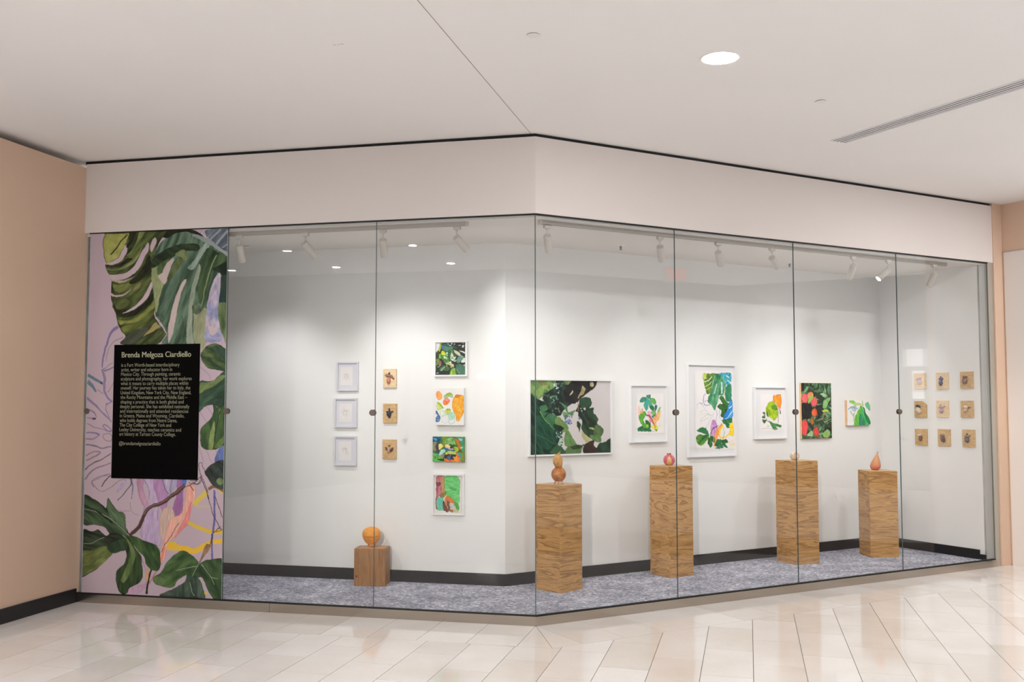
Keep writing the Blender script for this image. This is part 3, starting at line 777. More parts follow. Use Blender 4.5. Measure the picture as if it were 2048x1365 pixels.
# ================================================================== PAINT (colours laid on a fine grid of vertices)
def lin(a):
    a = np.clip(a, 0, 1)
    return np.where(a <= 0.04045, a / 12.92, ((a + 0.055) / 1.055) ** 2.4)
def smooth_curve(pts, closed=True, k=6):
    P = np.array(pts, float); n = len(P); out = []
    rng = range(n) if closed else range(n - 1)
    for i in rng:
        if closed: a, b, c, d = P[(i - 1) % n], P[i], P[(i + 1) % n], P[(i + 2) % n]
        else: a, b, c, d = P[max(i - 1, 0)], P[i], P[i + 1], P[min(i + 2, n - 1)]
        for j in range(k):
            t = j / k
            out.append(0.5 * ((2 * b) + (c - a) * t + (2 * a - 5 * b + 4 * c - d) * t * t + (3 * b - a - 3 * c + d) * t ** 3))
    if not closed: out.append(P[-1])
    return np.array(out)
class Paint:
    """a picture painted in the plane of a wall; shapes are given in photograph pixels"""
    SS = 2
    warp = ((1.6, 9.0), (0.9, 3.5))
    def __init__(s, wall, off, rect, cols, base, seed=1, gain=1.0, mute=0.0):
        s.wall, s.off, s.rect = wall, off, rect            # rect: a0, a1, z0, z1 on the wall
        a0, a1, z0, z1 = rect
        s.w = cols; s.h = max(8, int(round(cols * (z1 - z0) / (a1 - a0))))
        s.W, s.H = s.w * s.SS, s.h * s.SS
        s.rng = np.random.RandomState(seed); s.gain = gain; s.mute = mute
        s.img = np.empty((s.H, s.W, 3)); s.img[:] = np.array(base) / 255.0
        n = s.noise(s.W / 5, s.W / 5)
        s.img *= (0.985 + 0.03 * n)[..., None]
        s.z = (0, 0, 1)
    def zoom(s, ox, oy, k): s.z = (ox, oy, k); return s
    def px(s, pts):
        a0, a1, z0, z1 = s.rect; ox, oy, k = s.z; out = []
        for x, y in pts:
            a, z = on_wall(s.wall, ox + x * k, oy + y * k, s.off)
            out.append(((a - a0) / (a1 - a0) * s.W, (z1 - z) / (z1 - z0) * s.H))
        return np.array(out)
    def scale(s):                                         # canvas pixels in one photo pixel
        ox, oy, k = s.z
        cx, cy = s.px([(0, 0), (1 / k, 0)]); return abs(cy[0] - cx[0])
    def noise(s, sx, sy, ang=0.0, box=None):
        x0, y0, x1, y1 = box if box else (0, 0, s.W, s.H)
        X, Y = np.meshgrid(np.arange(x0, x1), np.arange(y0, y1)); c, d = math.cos(ang), math.sin(ang)
        tot = 0; amp = 0
        for o in range(3):
            u = (X * c + Y * d) / sx * 2 ** o + 37 * o; v = (-X * d + Y * c) / sy * 2 ** o + 91 * o
            g = s.rng.rand(64, 64); iu, iv = np.floor(u).astype(int), np.floor(v).astype(int); fu, fv = u - iu, v - iv
            fu, fv = fu * fu * (3 - 2 * fu), fv * fv * (3 - 2 * fv)
            A, B = g[iu % 64, iv % 64], g[(iu + 1) % 64, iv % 64]; Cc, D = g[iu % 64, (iv + 1) % 64], g[(iu + 1) % 64, (iv + 1) % 64]
            tot = tot + ((A * (1 - fu) + B * fu) * (1 - fv) + (Cc * (1 - fu) + D * fu) * fv) * 0.5 ** o; amp += 0.5 ** o
        return tot / amp
    def mask(s, P):
        x0, y0 = np.floor(P.min(0)).astype(int) - 1; x1, y1 = np.ceil(P.max(0)).astype(int) + 2
        x0, y0, x1, y1 = max(0, x0), max(0, y0), min(s.W, x1), min(s.H, y1)
        if x1 <= x0 or y1 <= y0: return None, None
        m = np.zeros((y1 - y0, x1 - x0), bool); Q = np.roll(P, -1, 0)
        for r in range(y0, y1):
            yy = r + 0.5; c = (P[:, 1] <= yy) != (Q[:, 1] <= yy)
            if not c.any(): continue
            a, b = P[c], Q[c]; xs = np.sort(a[:, 0] + (yy - a[:, 1]) / (b[:, 1] - a[:, 1]) * (b[:, 0] - a[:, 0]))
            for i in range(0, len(xs) - 1, 2):
                m[r - y0, max(0, int(round(xs[i])) - x0):max(0, int(round(xs[i + 1])) - x0)] = True
        return m, (x0, y0, x1, y1)
    def lay(s, m, box, c1, c2, ang=0.0, streak=(26, 7), contrast=1.6, alpha=1.0, edge=0.0, ew=2):
        x0, y0, x1, y1 = box; k = s.scale()
        n = s.noise(streak[0] * k, streak[1] * k, ang, box); n = np.clip((n - 0.5) * contrast + 0.5, 0, 1)[..., None]
        col = (np.array(c1) * (1 - n) + np.array(c2) * n) / 255.0
        f = s.noise(streak[0] * k * .35, max(1.6, streak[1] * k * .3), ang + .15, box)[..., None]
        col = col * (0.87 + 0.26 * f) if max(abs(a - b) for a, b in zip(c1, c2)) > 9 else col
        if edge:
            e = max(1, int(round(ew * k))); er = m.copy()
            for dx, dy in ((e, 0), (-e, 0), (0, e), (0, -e)): er &= np.roll(np.roll(m, dx, 1), dy, 0)
            col = np.where((m & ~er)[..., None], col * (1 - edge), col)
        sub = s.img[y0:y1, x0:x1]; sub[m] = sub[m] * (1 - alpha) + col[m] * alpha
    def fill(s, pts, c1, c2=None, ang=1.2, streak=(26, 7), contrast=1.6, alpha=1.0, edge=0.0, smooth=True, ew=1.0):
        P = s.px(pts)
        if smooth: P = smooth_curve(P)
        m, box = s.mask(P)
        if m is None or not m.any(): return s
        s.lay(m, box, c1, c2 or c1, ang, streak, contrast, alpha, edge, ew); return s
    def stroke(s, pts, col, w=1.0, w2=None, alpha=1.0, col2=None):
        P = smooth_curve(s.px(pts), False, 8); k = s.scale(); n = len(P)
        ws = np.linspace(w, w if w2 is None else w2, n) * k / 2
        T = np.gradient(P, axis=0); T /= np.maximum(1e-6, np.linalg.norm(T, axis=1))[:, None]; N = np.stack([-T[:, 1], T[:, 0]], 1)
        poly = np.concatenate([P + N * ws[:, None], (P - N * ws[:, None])[::-1]])
        # wide strokes can fold over themselves: lay them piece by piece
        for i in range(n - 1):
            q = np.array([P[i] + N[i] * ws[i], P[i + 1] + N[i + 1] * ws[i + 1], P[i + 1] - N[i + 1] * ws[i + 1], P[i] - N[i] * ws[i]])
            m, box = s.mask(q)
            if m is None or not m.any(): continue
            x0, y0, x1, y1 = box; sub = s.img[y0:y1, x0:x1]
            c = np.array(col if col2 is None else [a + (b - a) * i / n for a, b in zip(col, col2)]) / 255.0
            sub[m] = sub[m] * (1 - alpha) + c * alpha
        return s
    def dot(s, c, r, col, col2=None, alpha=1.0, edge=0.0):
        rx, ry = (r, r) if not hasattr(r, '__len__') else r
        return s.fill([(c[0] + rx * math.cos(a), c[1] + ry * math.sin(a)) for a in np.linspace(0, 2 * math.pi, 10)[:-1]], col, col2, alpha=alpha, edge=edge)
    def build(s, name, parent, y, mat):
        k = s.scale() if s.z[2] != 1 else s.W / (s.W / s.SS) * 1.2
        X, Y = np.meshgrid(np.arange(s.W), np.arange(s.H))
        dx = dy = 0
        for amp, per in s.warp:
            dx = dx + (s.noise(per * k, per * k) - .5) * 2 * amp * k; dy = dy + (s.noise(per * k, per * k) - .5) * 2 * amp * k
        xi = np.clip(np.rint(X + dx), 0, s.W - 1).astype(int); yi = np.clip(np.rint(Y + dy), 0, s.H - 1).astype(int)
        s.img = s.img[yi, xi]
        im = s.img.reshape(s.h, s.SS, s.W // s.SS, s.SS, 3).mean((1, 3)) * s.gain
        im = im * (1 - s.mute) + im.mean(2, keepdims=True) * s.mute
        im = lin(im)
        a0, a1, z0, z1 = s.rect; w, h = s.w, s.h
        ac = (a0 + a1) / 2
        xs = (np.arange(w + 1) / w) * (a1 - a0) + a0 - ac; zs = z1 - (np.arange(h + 1) / h) * (z1 - z0) - z0
        V = np.zeros(((h + 1) * (w + 1), 3)); XX, ZZ = np.meshgrid(xs, zs)
        V[:, 0] = XX.ravel(); V[:, 1] = y; V[:, 2] = ZZ.ravel()
        i, j = np.meshgrid(np.arange(h), np.arange(w), indexing='ij'); q = (i * (w + 1) + j).ravel()
        F = np.stack([q, q + w + 1, q + w + 2, q + 1], 1)
        me = bpy.data.meshes.new(name)
        me.vertices.add(len(V)); me.vertices.foreach_set('co', V.astype(np.float32).ravel())
        me.loops.add(F.size); me.loops.foreach_set('vertex_index', F.astype(np.int32).ravel())
        me.polygons.add(len(F)); me.polygons.foreach_set('loop_start', np.arange(0, F.size, 4, dtype=np.int32))
        me.update(calc_edges=True)
        pad = np.pad(im, ((0, 1), (0, 1), (0, 0)), mode='edge')
        rgba = np.ones(((h + 1) * (w + 1), 4), np.float32); rgba[:, :3] = pad.reshape(-1, 3)
        at = me.color_attributes.new('paint', 'FLOAT_COLOR', 'POINT'); at.data.foreach_set('color', rgba.ravel())
        me.materials.append(mat)
        o = bpy.data.objects.new(name, me); COL.objects.link(o); o.parent = parent
        return o

def rect_from(wall, c4, off):
    """four photo corners TL TR BR BL -> upright rectangle on the wall"""
    q = [on_wall(wall, u, v, off) for u, v in c4]
    return ((q[0][0] + q[3][0]) / 2, (q[1][0] + q[2][0]) / 2, (q[2][1] + q[3][1]) / 2, (q[0][1] + q[1][1]) / 2)
def sub_rect(wall, x0, y0, x1, y1, off):
    return rect_from(wall, [(x0, y0), (x1, y0), (x1, y1), (x0, y1)], off)
def art_root(name, wall, rect, label, cat, group=None):
    a0, a1, z0, z1 = rect
    e = empty(name, wall_point(wall, (a0 + a1) / 2, z0), wall_rz(wall)); tag(e, label, cat, group)
    return e
# local frame of a hung thing: x to the right, y into the wall (front is -y), z up from its lower edge
def frame_mesh(w, h, fw, dep):
    mb = MB()
    o = [(-w / 2, 0), (w / 2, 0), (w / 2, h), (-w / 2, h)]
    i = [(-w / 2 + fw, fw), (w / 2 - fw, fw), (w / 2 - fw, h - fw), (-w / 2 + fw, h - fw)]
    for k in range(4):
        a, b, c, d = o[k], o[(k + 1) % 4], i[(k + 1) % 4], i[k]; s = len(mb.v)
        for y in (-dep, -0.001):
            mb.v += [(x, y, z) for x, z in (a, b, c, d)]
        mb.f += [tuple(s + n for n in q) for q in ((0, 1, 2, 3), (7, 6, 5, 4), (0, 4, 5, 1), (1, 5, 6, 2), (2, 6, 7, 3), (3, 7, 4, 0))]
    return mb
def framed(name, wall, c4, label, fw, dep, frame_mat, mat_mat, cat='picture', group=None, bed=0.010):
    r = rect_from(wall, c4, dep); e = art_root(name, wall, r, label, cat, group)
    w, h = r[1] - r[0], r[3] - r[2]
    frame_mesh(w, h, fw, dep).build('frame', frame_mat, e)
    MB().box(-w / 2 + fw * .9, w / 2 - fw * .9, -bed, -0.001, fw * .9, h - fw * .9).build('backing_board' if mat_mat is None else 'mat_board', mat_mat or M['matboard'], e)
    return e, r
def place_print(p, e, root_rect, y, name='print', mat=None):
    o = p.build(name, e, 0.0, mat or M['print'])
    a0, a1, z0, z1 = p.rect
    o.location = ((a0 + a1) / 2 - (root_rect[0] + root_rect[1]) / 2, y, z0 - root_rect[2])
    return o

# ================================================================== MURAL
mur4 = [(183.5, 465), (457, 454), (441, 1199.5), (162, 1187.5)]
OFFM = 0.0032
mr = rect_from('G', mur4, OFFM); mr = (mr[0], mr[1], ZK + 0.0065, 2.8765)
mural = empty('mural_panel', wall_point('G', (mr[0] + mr[1]) / 2, mr[2], OFFM), wall_rz('G'))
tag(mural, 'tall mauve botanical mural panel of green leaves covering the first glass pane', 'mural')
MB().box(-(mr[1] - mr[0]) / 2, (mr[1] - mr[0]) / 2, 0.0004, 0.0026, 0, mr[3] - mr[2]).build('panel_board', M['canvas_white'], mural)
MG = 1.26
P = Paint('G', OFFM, mr, 330, (158, 140, 150), 5, MG, 0.16)
BGC, BGD = (158, 138, 146), (165, 146, 155)
P.zoom(170, 450, .18315)
LG, DG = (34, 42, 22), (82, 94, 46)
P.fill([(480,72),(700,64),(930,60),(860,130),(800,230),(730,400),(725,560),(735,680),(760,800),(770,900),(760,1000),(820,1110),(880,1180),(880,1220),(760,1310),(400,1310),(450,1220),(400,1160),(365,1080),(340,980),(310,900),(285,800),(283,745),(292,640),(290,580),(240,510),(226,440),(300,445),(370,420),(420,370),(455,310),(465,240),(440,200)], LG, DG, -0.75, (34, 7), 2.2, edge=.35)
P.fill([(240,80),(480,66),(470,150),(440,240),(400,300),(370,360),(310,400),(250,430),(225,400),(205,310),(198,200),(215,130)], (128, 132, 60), (148, 150, 84), .8, (30, 20), 1.4, edge=.5)
P.stroke([(470,100),(390,190),(340,265),(285,325)], (40, 44, 22), 2.2, 2.6)
P.fill([(225,432),(310,405),(370,365),(410,290),(440,235),(465,245),(455,310),(410,390),(350,430),(280,445)], BGC, BGD)
for pts, a, b in (([(640,180),(600,290),(540,370),(450,440),(330,490),(240,480),(250,500),(340,502),(450,475),(540,415),(610,325)], (122,130,82), (98,112,58)),
    ([(600,72),(560,180),(500,290),(455,340),(500,325),(560,235),(630,135),(660,75)], (112,122,66), (80,92,48)),
    ([(295,580),(300,625),(380,645),(460,625),(540,575),(480,590),(400,612)], (150,142,116), (135,132,100)),
    ([(300,650),(320,720),(380,748),(450,720),(510,670),(525,600),(440,640),(360,655)], (108,116,58), (84,94,44)),
    ([(360,1030),(440,1045),(560,1010),(680,920),(760,815),(766,900),(680,985),(560,1065),(440,1085),(390,1095)], (124,128,58), (98,106,44)),
    ([(520,735),(540,680),(610,620),(602,685),(550,722)], (112,110,66), (96,98,52)),
    ([(300,880),(350,830),(430,800),(500,830),(460,900),(380,930),(320,925)], (84,92,46), (60,70,34)),
    ([(400,1130),(480,1090),(600,1060),(720,990),(700,1060),(560,1130),(450,1190)], (104,112,46), (62,72,32)),
    ([(640,1215),(760,1075),(800,1098),(824,1130),(700,1190)], (142,128,72), (120,112,66)),
    ([(405,1305),(460,1220),(600,1140),(700,1110),(640,1205),(540,1300)], (74,76,62), (52,56,46)),
    ([(560,1290),(680,1215),(800,1150),(860,1190),(760,1270),(640,1305)], (70,84,44), (36,44,24))):
    P.fill(pts, a, b, -.7, (26, 5), 1.8, edge=.18)
for pts in ([(500,75),(480,170),(450,240),(470,250),(520,180),(570,75)], [(700,330),(640,450),(560,560),(480,640),(560,640),(660,540),(720,430)], [(340,975),(420,1010),(560,985),(680,900),(750,800),(740,700),(660,830),(540,930),(420,965)], [(240,455),(330,470),(430,440),(520,370),(460,370),(380,430),(300,450)], [(310,870),(330,950),(400,970),(520,900),(430,930),(350,920)]):
    P.fill(pts, (24, 25, 15), (46, 52, 27), -.75, (22, 5))
for pts in ([(690,190),(640,280),(590,370),(530,460),(450,520),(370,545),(290,552),(250,535),(285,580),(300,607),(390,607),(470,582),(540,532),(600,462),(650,372),(694,270)],
            [(760,140),(787,180),(762,240),(722,303),(708,262),(724,200)],
            [(728,625),(680,720),(620,810),(540,890),(440,950),(405,967),(500,943),(600,884),(680,794),(734,690)],
            [(283,745),(330,771),(400,767),(470,732),(515,680),(480,735),(420,776),(340,795),(280,772)]):
    P.fill(pts, BGC, BGD)
# middle leaf
P.fill([(722,480),(735,390),(790,260),(880,150),(1000,98),(1130,90),(1250,125),(1340,190),(1450,270),(1580,350),(1580,850),(1460,850),(1480,640),(1470,540),(1420,580),(1370,700),(1340,860),(1330,940),(1310,1310),(860,1310),(900,1200),(840,1090),(775,1000),(768,940),(735,640)], (46, 66, 50), (88, 112, 92), 1.95, (44, 7), 2.0)
P.fill([(725,480),(790,458),(800,540),(850,560),(905,600),(850,680),(820,790),(790,950),(770,940),(760,780),(730,600)], (114, 126, 82), (134, 142, 100), 1.7, (26, 9))
P.fill([(730,470),(740,380),(850,290),(1000,225),(1150,205),(1245,230),(1235,290),(1100,290),(980,340),(900,400),(800,450)], (24, 31, 21), (46, 62, 40), .5, (26, 6), edge=.2)
P.fill([(790,470),(850,410),(940,370),(880,450),(840,540),(800,560)], (52, 72, 40), (70, 90, 52))
P.fill([(855,132),(935,60),(1180,56),(1310,132),(1230,112),(1120,86),(1000,96),(905,140)], (24, 23, 19), (36, 38, 26))
P.fill([(1250,70),(1330,62),(1345,150),(1300,120)], (140, 132, 150), BGD)
P.fill([(920,560),(960,470),(1010,360),(1090,330),(1060,430),(990,520),(900,650)], (58, 70, 36), (88, 100, 56))
P.fill([(985,320),(1080,270),(1130,330),(1100,400),(1060,360)], (104, 116, 76), (80, 92, 56))
P.fill([(1260,270),(1330,190),(1370,220),(1300,310),(1240,410),(1180,490),(1120,470),(1200,380)], (100, 120, 108), (132, 146, 134), 2.1, (20, 5))
P.fill([(1240,440),(1190,600),(1150,800),(1130,950),(1110,1150),(1115,1310),(1190,1310),(1172,1100),(1182,900),(1212,700),(1264,480)], (112, 126, 108), (138, 144, 124), 1.75, (30, 4))
P.fill([(1190,940),(1260,960),(1330,930),(1318,1310),(1205,1310)], (116, 122, 92), (142, 142, 110), 1.6, (40, 7))
P.fill([(1180,880),(1260,860),(1280,940),(1230,980),(1180,950)], (50, 70, 46), (90, 104, 80), 1.6, (6, 5), 2.2)
P.fill([(1330,260),(1450,300),(1575,380),(1575,560),(1500,540),(1400,500),(1340,700),(1280,860),(1230,760),(1270,520),(1300,380)], (32, 48, 32), (66, 88, 54), 1.9, (34, 7), 1.9)
P.stroke([(1440,330),(1360,520),(1300,760),(1275,900)], (112, 128, 82), 2.4, 1.6)
P.fill([(1400,480),(1500,425),(1578,400),(1578,570),(1500,545),(1440,512)], (22, 33, 24), (38, 52, 38))
P.fill([(1475,600),(1575,560),(1578,850),(1460,840)], (46, 66, 58), (30, 42, 40), 1.6, (26, 8))
P.fill([(1448,870),(1545,865),(1570,1000),(1575,1360),(1500,1200),(1460,1060)], (54, 76, 44), (122, 132, 84), 1.5, (30, 7), 1.8)
for pts in ([(972,365),(920,400),(870,460),(840,530),(800,568),(870,652),(902,580),(932,480),(962,410)], [(1112,588),(1070,620),(1030,700),(990,800),(960,900),(930,1010),(913,1130),(912,1300),(960,1200),(985,1080),(1012,930),(1052,760),(1104,640)]):
    P.fill(pts, (160, 146, 140), (168, 152, 148))
P.fill([(1470,523),(1430,570),(1390,660),(1360,800),(1340,900),(1324,1050),(1322,1260),(1492,1272),(1472,1100),(1450,950),(1470,800),(1482,640),(1492,560)], (158, 146, 160), (116, 120, 154), 1.7, (22, 12), 3.0)
P.fill([(1322,1180),(1360,1150),(1400,1200),(1470,1130),(1492,1275),(1322,1262)], (118, 120, 152), (136, 134, 164), .3, (16, 10))
P.fill([(1345,1105),(1400,1130),(1462,1150),(1400,1205),(1362,1180)], (165, 148, 152))
P.stroke([(1180,110),(1290,150),(1400,215),(1500,265),(1580,320)], (112, 122, 118), 5, 13, col2=(134, 138, 142))
P.fill([(1330,60),(1580,45),(1580,290),(1440,222),(1352,150)], (56, 66, 78), (92, 102, 112), 2.2, (20, 6), 1.8)
for a, b, w in (((1490,50),(1365,175),3), ((1560,60),(1435,215),4), ((1420,55),(1345,140),1.5), ((1580,190),(1500,250),2)):
    P.stroke([a, b], (126, 130, 140), w)
for pts in ([(1130,420),(1180,390),(1150,440),(1120,470),(1140,500)], [(1330,330),(1350,360),(1310,420),(1240,600),(1230,720)], [(1000,360),(930,500),(910,640)], [(1180,880),(1200,920),(1180,950),(1220,980)], [(760,1010),(830,990),(860,1040),(800,1080),(860,1150)], [(520,1160),(600,1150),(560,1200),(500,1230)], [(1060,1000),(1080,1120),(1110,1230)]):
    P.stroke(pts, (36, 48, 38), .7)
# right-hand fig leaf
P.zoom(380, 660, .2493)
for a, b in (((85,300),(165,372)), ((165,372),(158,400)), ((75,650),(132,735)), ((132,615),(182,685)), ((75,930),(108,1062)), ((132,970),(176,1072)), ((205,960),(215,1000))):
    P.stroke([a, b], (122, 100, 124), .8)
P.fill([(90,190),(130,135),(190,112),(260,132),(308,190),(308,300),(270,332),(200,320),(140,302),(100,242)], (40, 60, 38), (92, 106, 58), .4, (20, 6), 1.9, edge=.3)
P.fill([(180,135),(260,140),(308,200),(306,270),(260,230),(210,180)], (44, 64, 50), (56, 78, 62))
P.fill([(70,432),(180,412),(240,362),(308,335),(308,640),(240,640),(190,604),(120,620),(70,650)], (34, 54, 42), (58, 84, 62), 2.6, (26, 6), 1.8, edge=.25)
P.fill([(70,440),(180,415),(240,370),(284,375),(200,450),(140,480),(70,515)], (76, 96, 52), (108, 124, 72), 2.6, (20, 6))
P.fill([(188,600),(240,640),(300,590),(284,900),(230,950),(140,967),(90,930),(84,850),(100,780),(160,720),(190,660)], (38, 60, 38), (66, 92, 48), 1.5, (26, 6), 1.7, edge=.3)
P.fill([(192,735),(160,850),(150,955),(182,950),(200,800)], (98, 116, 60), (116, 134, 78))
P.fill([(200,945),(215,910),(265,855),(284,870),(250,940)], (96, 116, 62), (70, 92, 46))
P.stroke([(246,640),(236,720)], (112, 124, 82), 1.2)
P.stroke([(300,520),(255,640),(215,760),(195,900)], (28, 44, 30), 1.4)
P.fill([(228,962),(285,935),(280,1060),(196,1072)], (66, 80, 132), (88, 104, 156))
P.fill([(128,1132),(180,1080),(280,1058),(280,1280),(200,1232),(150,1192)], (28, 32, 32), (62, 72, 62), .6, (16, 6), edge=.3)
P.fill([(215,1200),(262,1180),(272,1270),(220,1235)], (74, 92, 56), (100, 120, 74))
for pts in ([(90,1195),(74,1080),(98,1068),(104,1100),(124,1135),(130,1170)], [(0,1212),(50,1215),(90,1190),(120,1250),(150,1335),(158,1364)], [(20,1225),(60,1240),(90,1195)], [(125,1160),(160,1220),(230,1262),(280,1278)]):
    P.stroke(pts, (40, 32, 36), .9)
# left-hand line drawing
P.zoom(150, 640, .2494)
VI, V2, GR = (104, 92, 134), (116, 102, 136), (112, 98, 112)
for pts, c, w, w2 in (([(352,58),(290,110),(250,210),(230,300),(220,392)], VI, 5.5, 2.2), ([(392,138),(300,190),(262,260),(252,332)], GR, 1.2, 1), ([(222,400),(237,470),(236,560),(260,620),(302,662)], V2, 5.5, 3),
    ([(222,412),(262,378),(300,350)], GR, 1.5, 1), ([(240,412),(280,402),(318,384)], VI, 3, 2), ([(318,500),(280,560),(262,580)], GR, 1, 1), ([(105,446),(160,478),(222,512)], (82, 106, 122), 6, 4), ([(105,498),(150,545),(172,580)], (84, 108, 126), 8, 3),
    ([(206,505),(224,514)], (60, 56, 104), 3, 3), ([(100,632),(170,690),(230,760),(295,824)], V2, 4, 2), ([(180,560),(230,595)], GR, 1, 1), ([(100,716),(150,742),(166,790),(100,786)], V2, 2.6, 1.6), ([(140,798),(166,796)], (54, 46, 74), 2.5, 2.5),
    ([(98,838),(180,872),(295,902)], GR, 1.4, 1), ([(235,848),(272,858),(295,892),(262,890),(226,862),(235,848)], VI, 1.6, 1.6), ([(232,920),(270,912),(298,930),(292,972),(244,966),(224,942),(232,920)], GR, 1.2, 1.2),
    ([(92,910),(160,908),(198,926)], VI, 1.6, 3), ([(90,955),(150,958),(198,928)], V2, 2.8, 1.5), ([(90,1003),(160,1013),(220,1032),(292,1020)], (94, 92, 112), 2.4, 1.8), ([(85,1090),(150,1062),(206,1064),(160,1100),(88,1130)], GR, 1.8, 2.2),
    ([(80,1206),(130,1160),(220,1120),(292,1078)], (84, 74, 84), 2.2, 1.4), ([(78,1284),(130,1220),(200,1180),(288,1156)], GR, 3.2, 1.6), ([(288,1240),(200,1268),(138,1306),(160,1345)], GR, 1.2, 1.2), ([(218,1340),(244,1290),(290,1254)], (58, 52, 66), 1.6, 1.6),
    ([(258,668),(250,720),(276,800)], VI, 1.6, 1.2), ([(250,680),(300,660)], VI, 1.4, 2)):
    P.stroke(pts, c, w, w2)
# lower part
P.zoom(150, 940, .1978)
P.stroke([(360,45),(250,70),(180,110),(190,150),(260,220),(340,190),(460,110),(520,112)], GR, 1.1)
P.stroke([(360,68),(310,110),(280,162)], (56, 50, 60), 1.5, 1)
P.fill([(524,130),(470,200),(420,240),(380,315),(402,270),(440,190),(490,125)], (124, 114, 146), (146, 134, 158))
P.stroke([(560,92),(566,160),(510,230),(430,312)], (66, 64, 84), 2, 1.3)
P.stroke([(572,92),(584,200),(574,300)], (92, 90, 118), 2.2, 1.5)
P.stroke([(560,330),(580,430),(640,462)], GR, .8); P.stroke([(400,390),(470,420),(560,420)], GR, .8)
for pts, a, b in (([(622,95),(695,95),(690,190),(742,362),(690,376),(640,230)], (168, 122, 146), (146, 106, 134)),
    ([(700,95),(805,95),(840,300),(852,500),(862,760),(740,724),(664,652),(690,420),(760,330),(740,200)], (150, 128, 164), (160, 140, 166)),
    ([(800,95),(905,95),(942,280),(902,430),(832,300)], (156, 112, 154), (140, 102, 146)),
    ([(905,95),(1040,95),(1010,200),(950,260),(920,190)], (166, 148, 160), (126, 122, 158)),
    ([(1040,95),(1112,95),(1092,250),(1088,450),(1010,475),(985,400),(1030,250)], (138, 84, 134), (122, 74, 124)),
    ([(870,450),(940,375),(1010,450),(962,610),(900,710),(858,650)], (180, 150, 126), (168, 142, 132)),
    ([(1130,170),(1212,165),(1218,300),(1172,430),(1142,560),(1080,625),(1000,690),(940,745),(910,900),(858,945),(872,800),(920,650),(962,500),(1085,430)], (200, 132, 118), (196, 150, 126)),
    ([(1180,330),(1172,430),(1142,560),(1080,625),(1000,690),(1090,540),(1140,420)], (190, 100, 106), (198, 118, 112)),
    ([(650,868),(692,940),(722,1030),(752,1060),(702,1152),(620,1182),(560,1252),(662,1242),(722,1140),(690,980)], (168, 126, 156), (156, 116, 142)),
    ([(715,1030),(750,1010),(745,1100),(715,1130)], (186, 142, 92), (170, 130, 110))):
    P.fill(pts, a, b, 1.5, (34, 5), 1.8, alpha=.92, edge=.12)
P.fill([(560,1190),(640,1170),(700,1150),(660,1240),(540,1262)], (164, 124, 150), (158, 136, 152), alpha=.8)
P.fill([(1085,95),(1128,95),(1116,172),(1090,162)], (46, 84, 158), (70, 100, 160))
P.stroke([(690,100),(750,190),(745,300)], VI, 1); P.stroke([(890,100),(920,200),(950,250)], (94, 70, 110), 1.2); P.stroke([(975,98),(970,240)], (80, 90, 120), 1)
P.stroke([(630,120),(650,240),(700,380),(690,440)], GR, .9); P.stroke([(830,420),(840,470),(832,520)], GR, .9)
P.stroke([(1205,360),(1270,290),(1335,230)], (184, 160, 66), 8, 10); P.stroke([(1230,372),(1380,380)], (172, 152, 116), 5, 4, .6)
P.stroke([(1145,535),(1250,590),(1390,630),(1500,626)], (190, 158, 48), 6, 8)
P.stroke([(930,745),(1020,740)], (196, 160, 48), 5, 4); P.stroke([(930,775),(1060,792),(1200,822),(1300,778),(1400,732),(1500,718)], (200, 158, 40), 11, 7)
P.stroke([(1440,170),(1500,240)], (180, 156, 70), 7, 5)
P.stroke([(1412,212),(1412,450),(1392,650),(1386,925)], (82, 80, 134), 3.6, 3)
P.stroke([(1116,160),(1000,258),(880,338),(760,388),(700,460),(640,590),(545,665)], (70, 48, 42), 6.5, 6); P.stroke([(1116,156),(1000,252),(880,332),(760,382),(695,452)], (116, 90, 78), 1.5)
for pts, w in (([(1270,88),(1350,280),(1400,460),(1475,602)], 1.1), ([(1285,66),(1210,132),(1130,172)], 1.1), ([(1150,130),(1240,150),(1290,100)], .8), ([(1420,265),(1470,420),(1505,510)], 1.1), ([(1474,568),(1400,640)], 1.3), ([(1440,590),(1485,610),(1420,630)], .9), ([(1385,650),(1390,700),(1365,770)], 1.6), ([(1170,160),(1205,212)], 1.2), ([(1050,545),(960,690),(905,760),(874,842)], 1.0)):
    P.stroke(pts, (58, 40, 42), w)
P.stroke([(1345,205),(1420,172),(1505,205)], (114, 82, 58), 5, 8); P.fill([(1310,782),(1340,756),(1374,780),(1312,872),(1252,956),(1288,850)], (112, 82, 62), (146, 112, 80), 2, (8, 4), edge=.35)
P.fill([(1318,10),(1505,-10),(1505,192),(1400,162),(1340,92)], (30, 35, 35), (58, 66, 60), .8, (16, 8), edge=.25)
P.dot((1470, 122), (34, 36), (74, 92, 58), (106, 126, 78))
P.stroke([(870,940),(820,1040),(752,1158)], (150, 102, 94), 3.2, 2.2); P.stroke([(905,780),(875,930)], (196, 116, 96), 4, 5)
D1, D2 = (32, 42, 33), (66, 88, 58)
P.fill([(80,268),(180,288),(260,350),(322,390),(330,290),(386,350),(440,420),(502,450),(516,560),(546,662),(500,702),(360,652),(300,580),(200,562),(80,546)], D1, D2, .6, (44, 6), 2.0, edge=.3)
P.fill([(330,300),(386,355),(440,425),(500,455),(512,560),(530,630),(430,540),(350,470)], (52, 72, 50), (84, 106, 76), .9, (26, 6))
P.stroke([(85,400),(280,448),(430,556),(545,664)], (112, 128, 108), 1.2, 1.8); P.stroke([(85,360),(240,430),(380,540)], (26, 34, 26), 2.5)
P.fill([(80,618),(180,630),(240,608),(312,672),(382,640),(500,690),(522,800),(440,832),(350,872),(250,982),(150,1052),(60,1074),(64,840)], (28, 33, 26), (54, 68, 46), .2, (34, 6), 1.8, edge=.3)
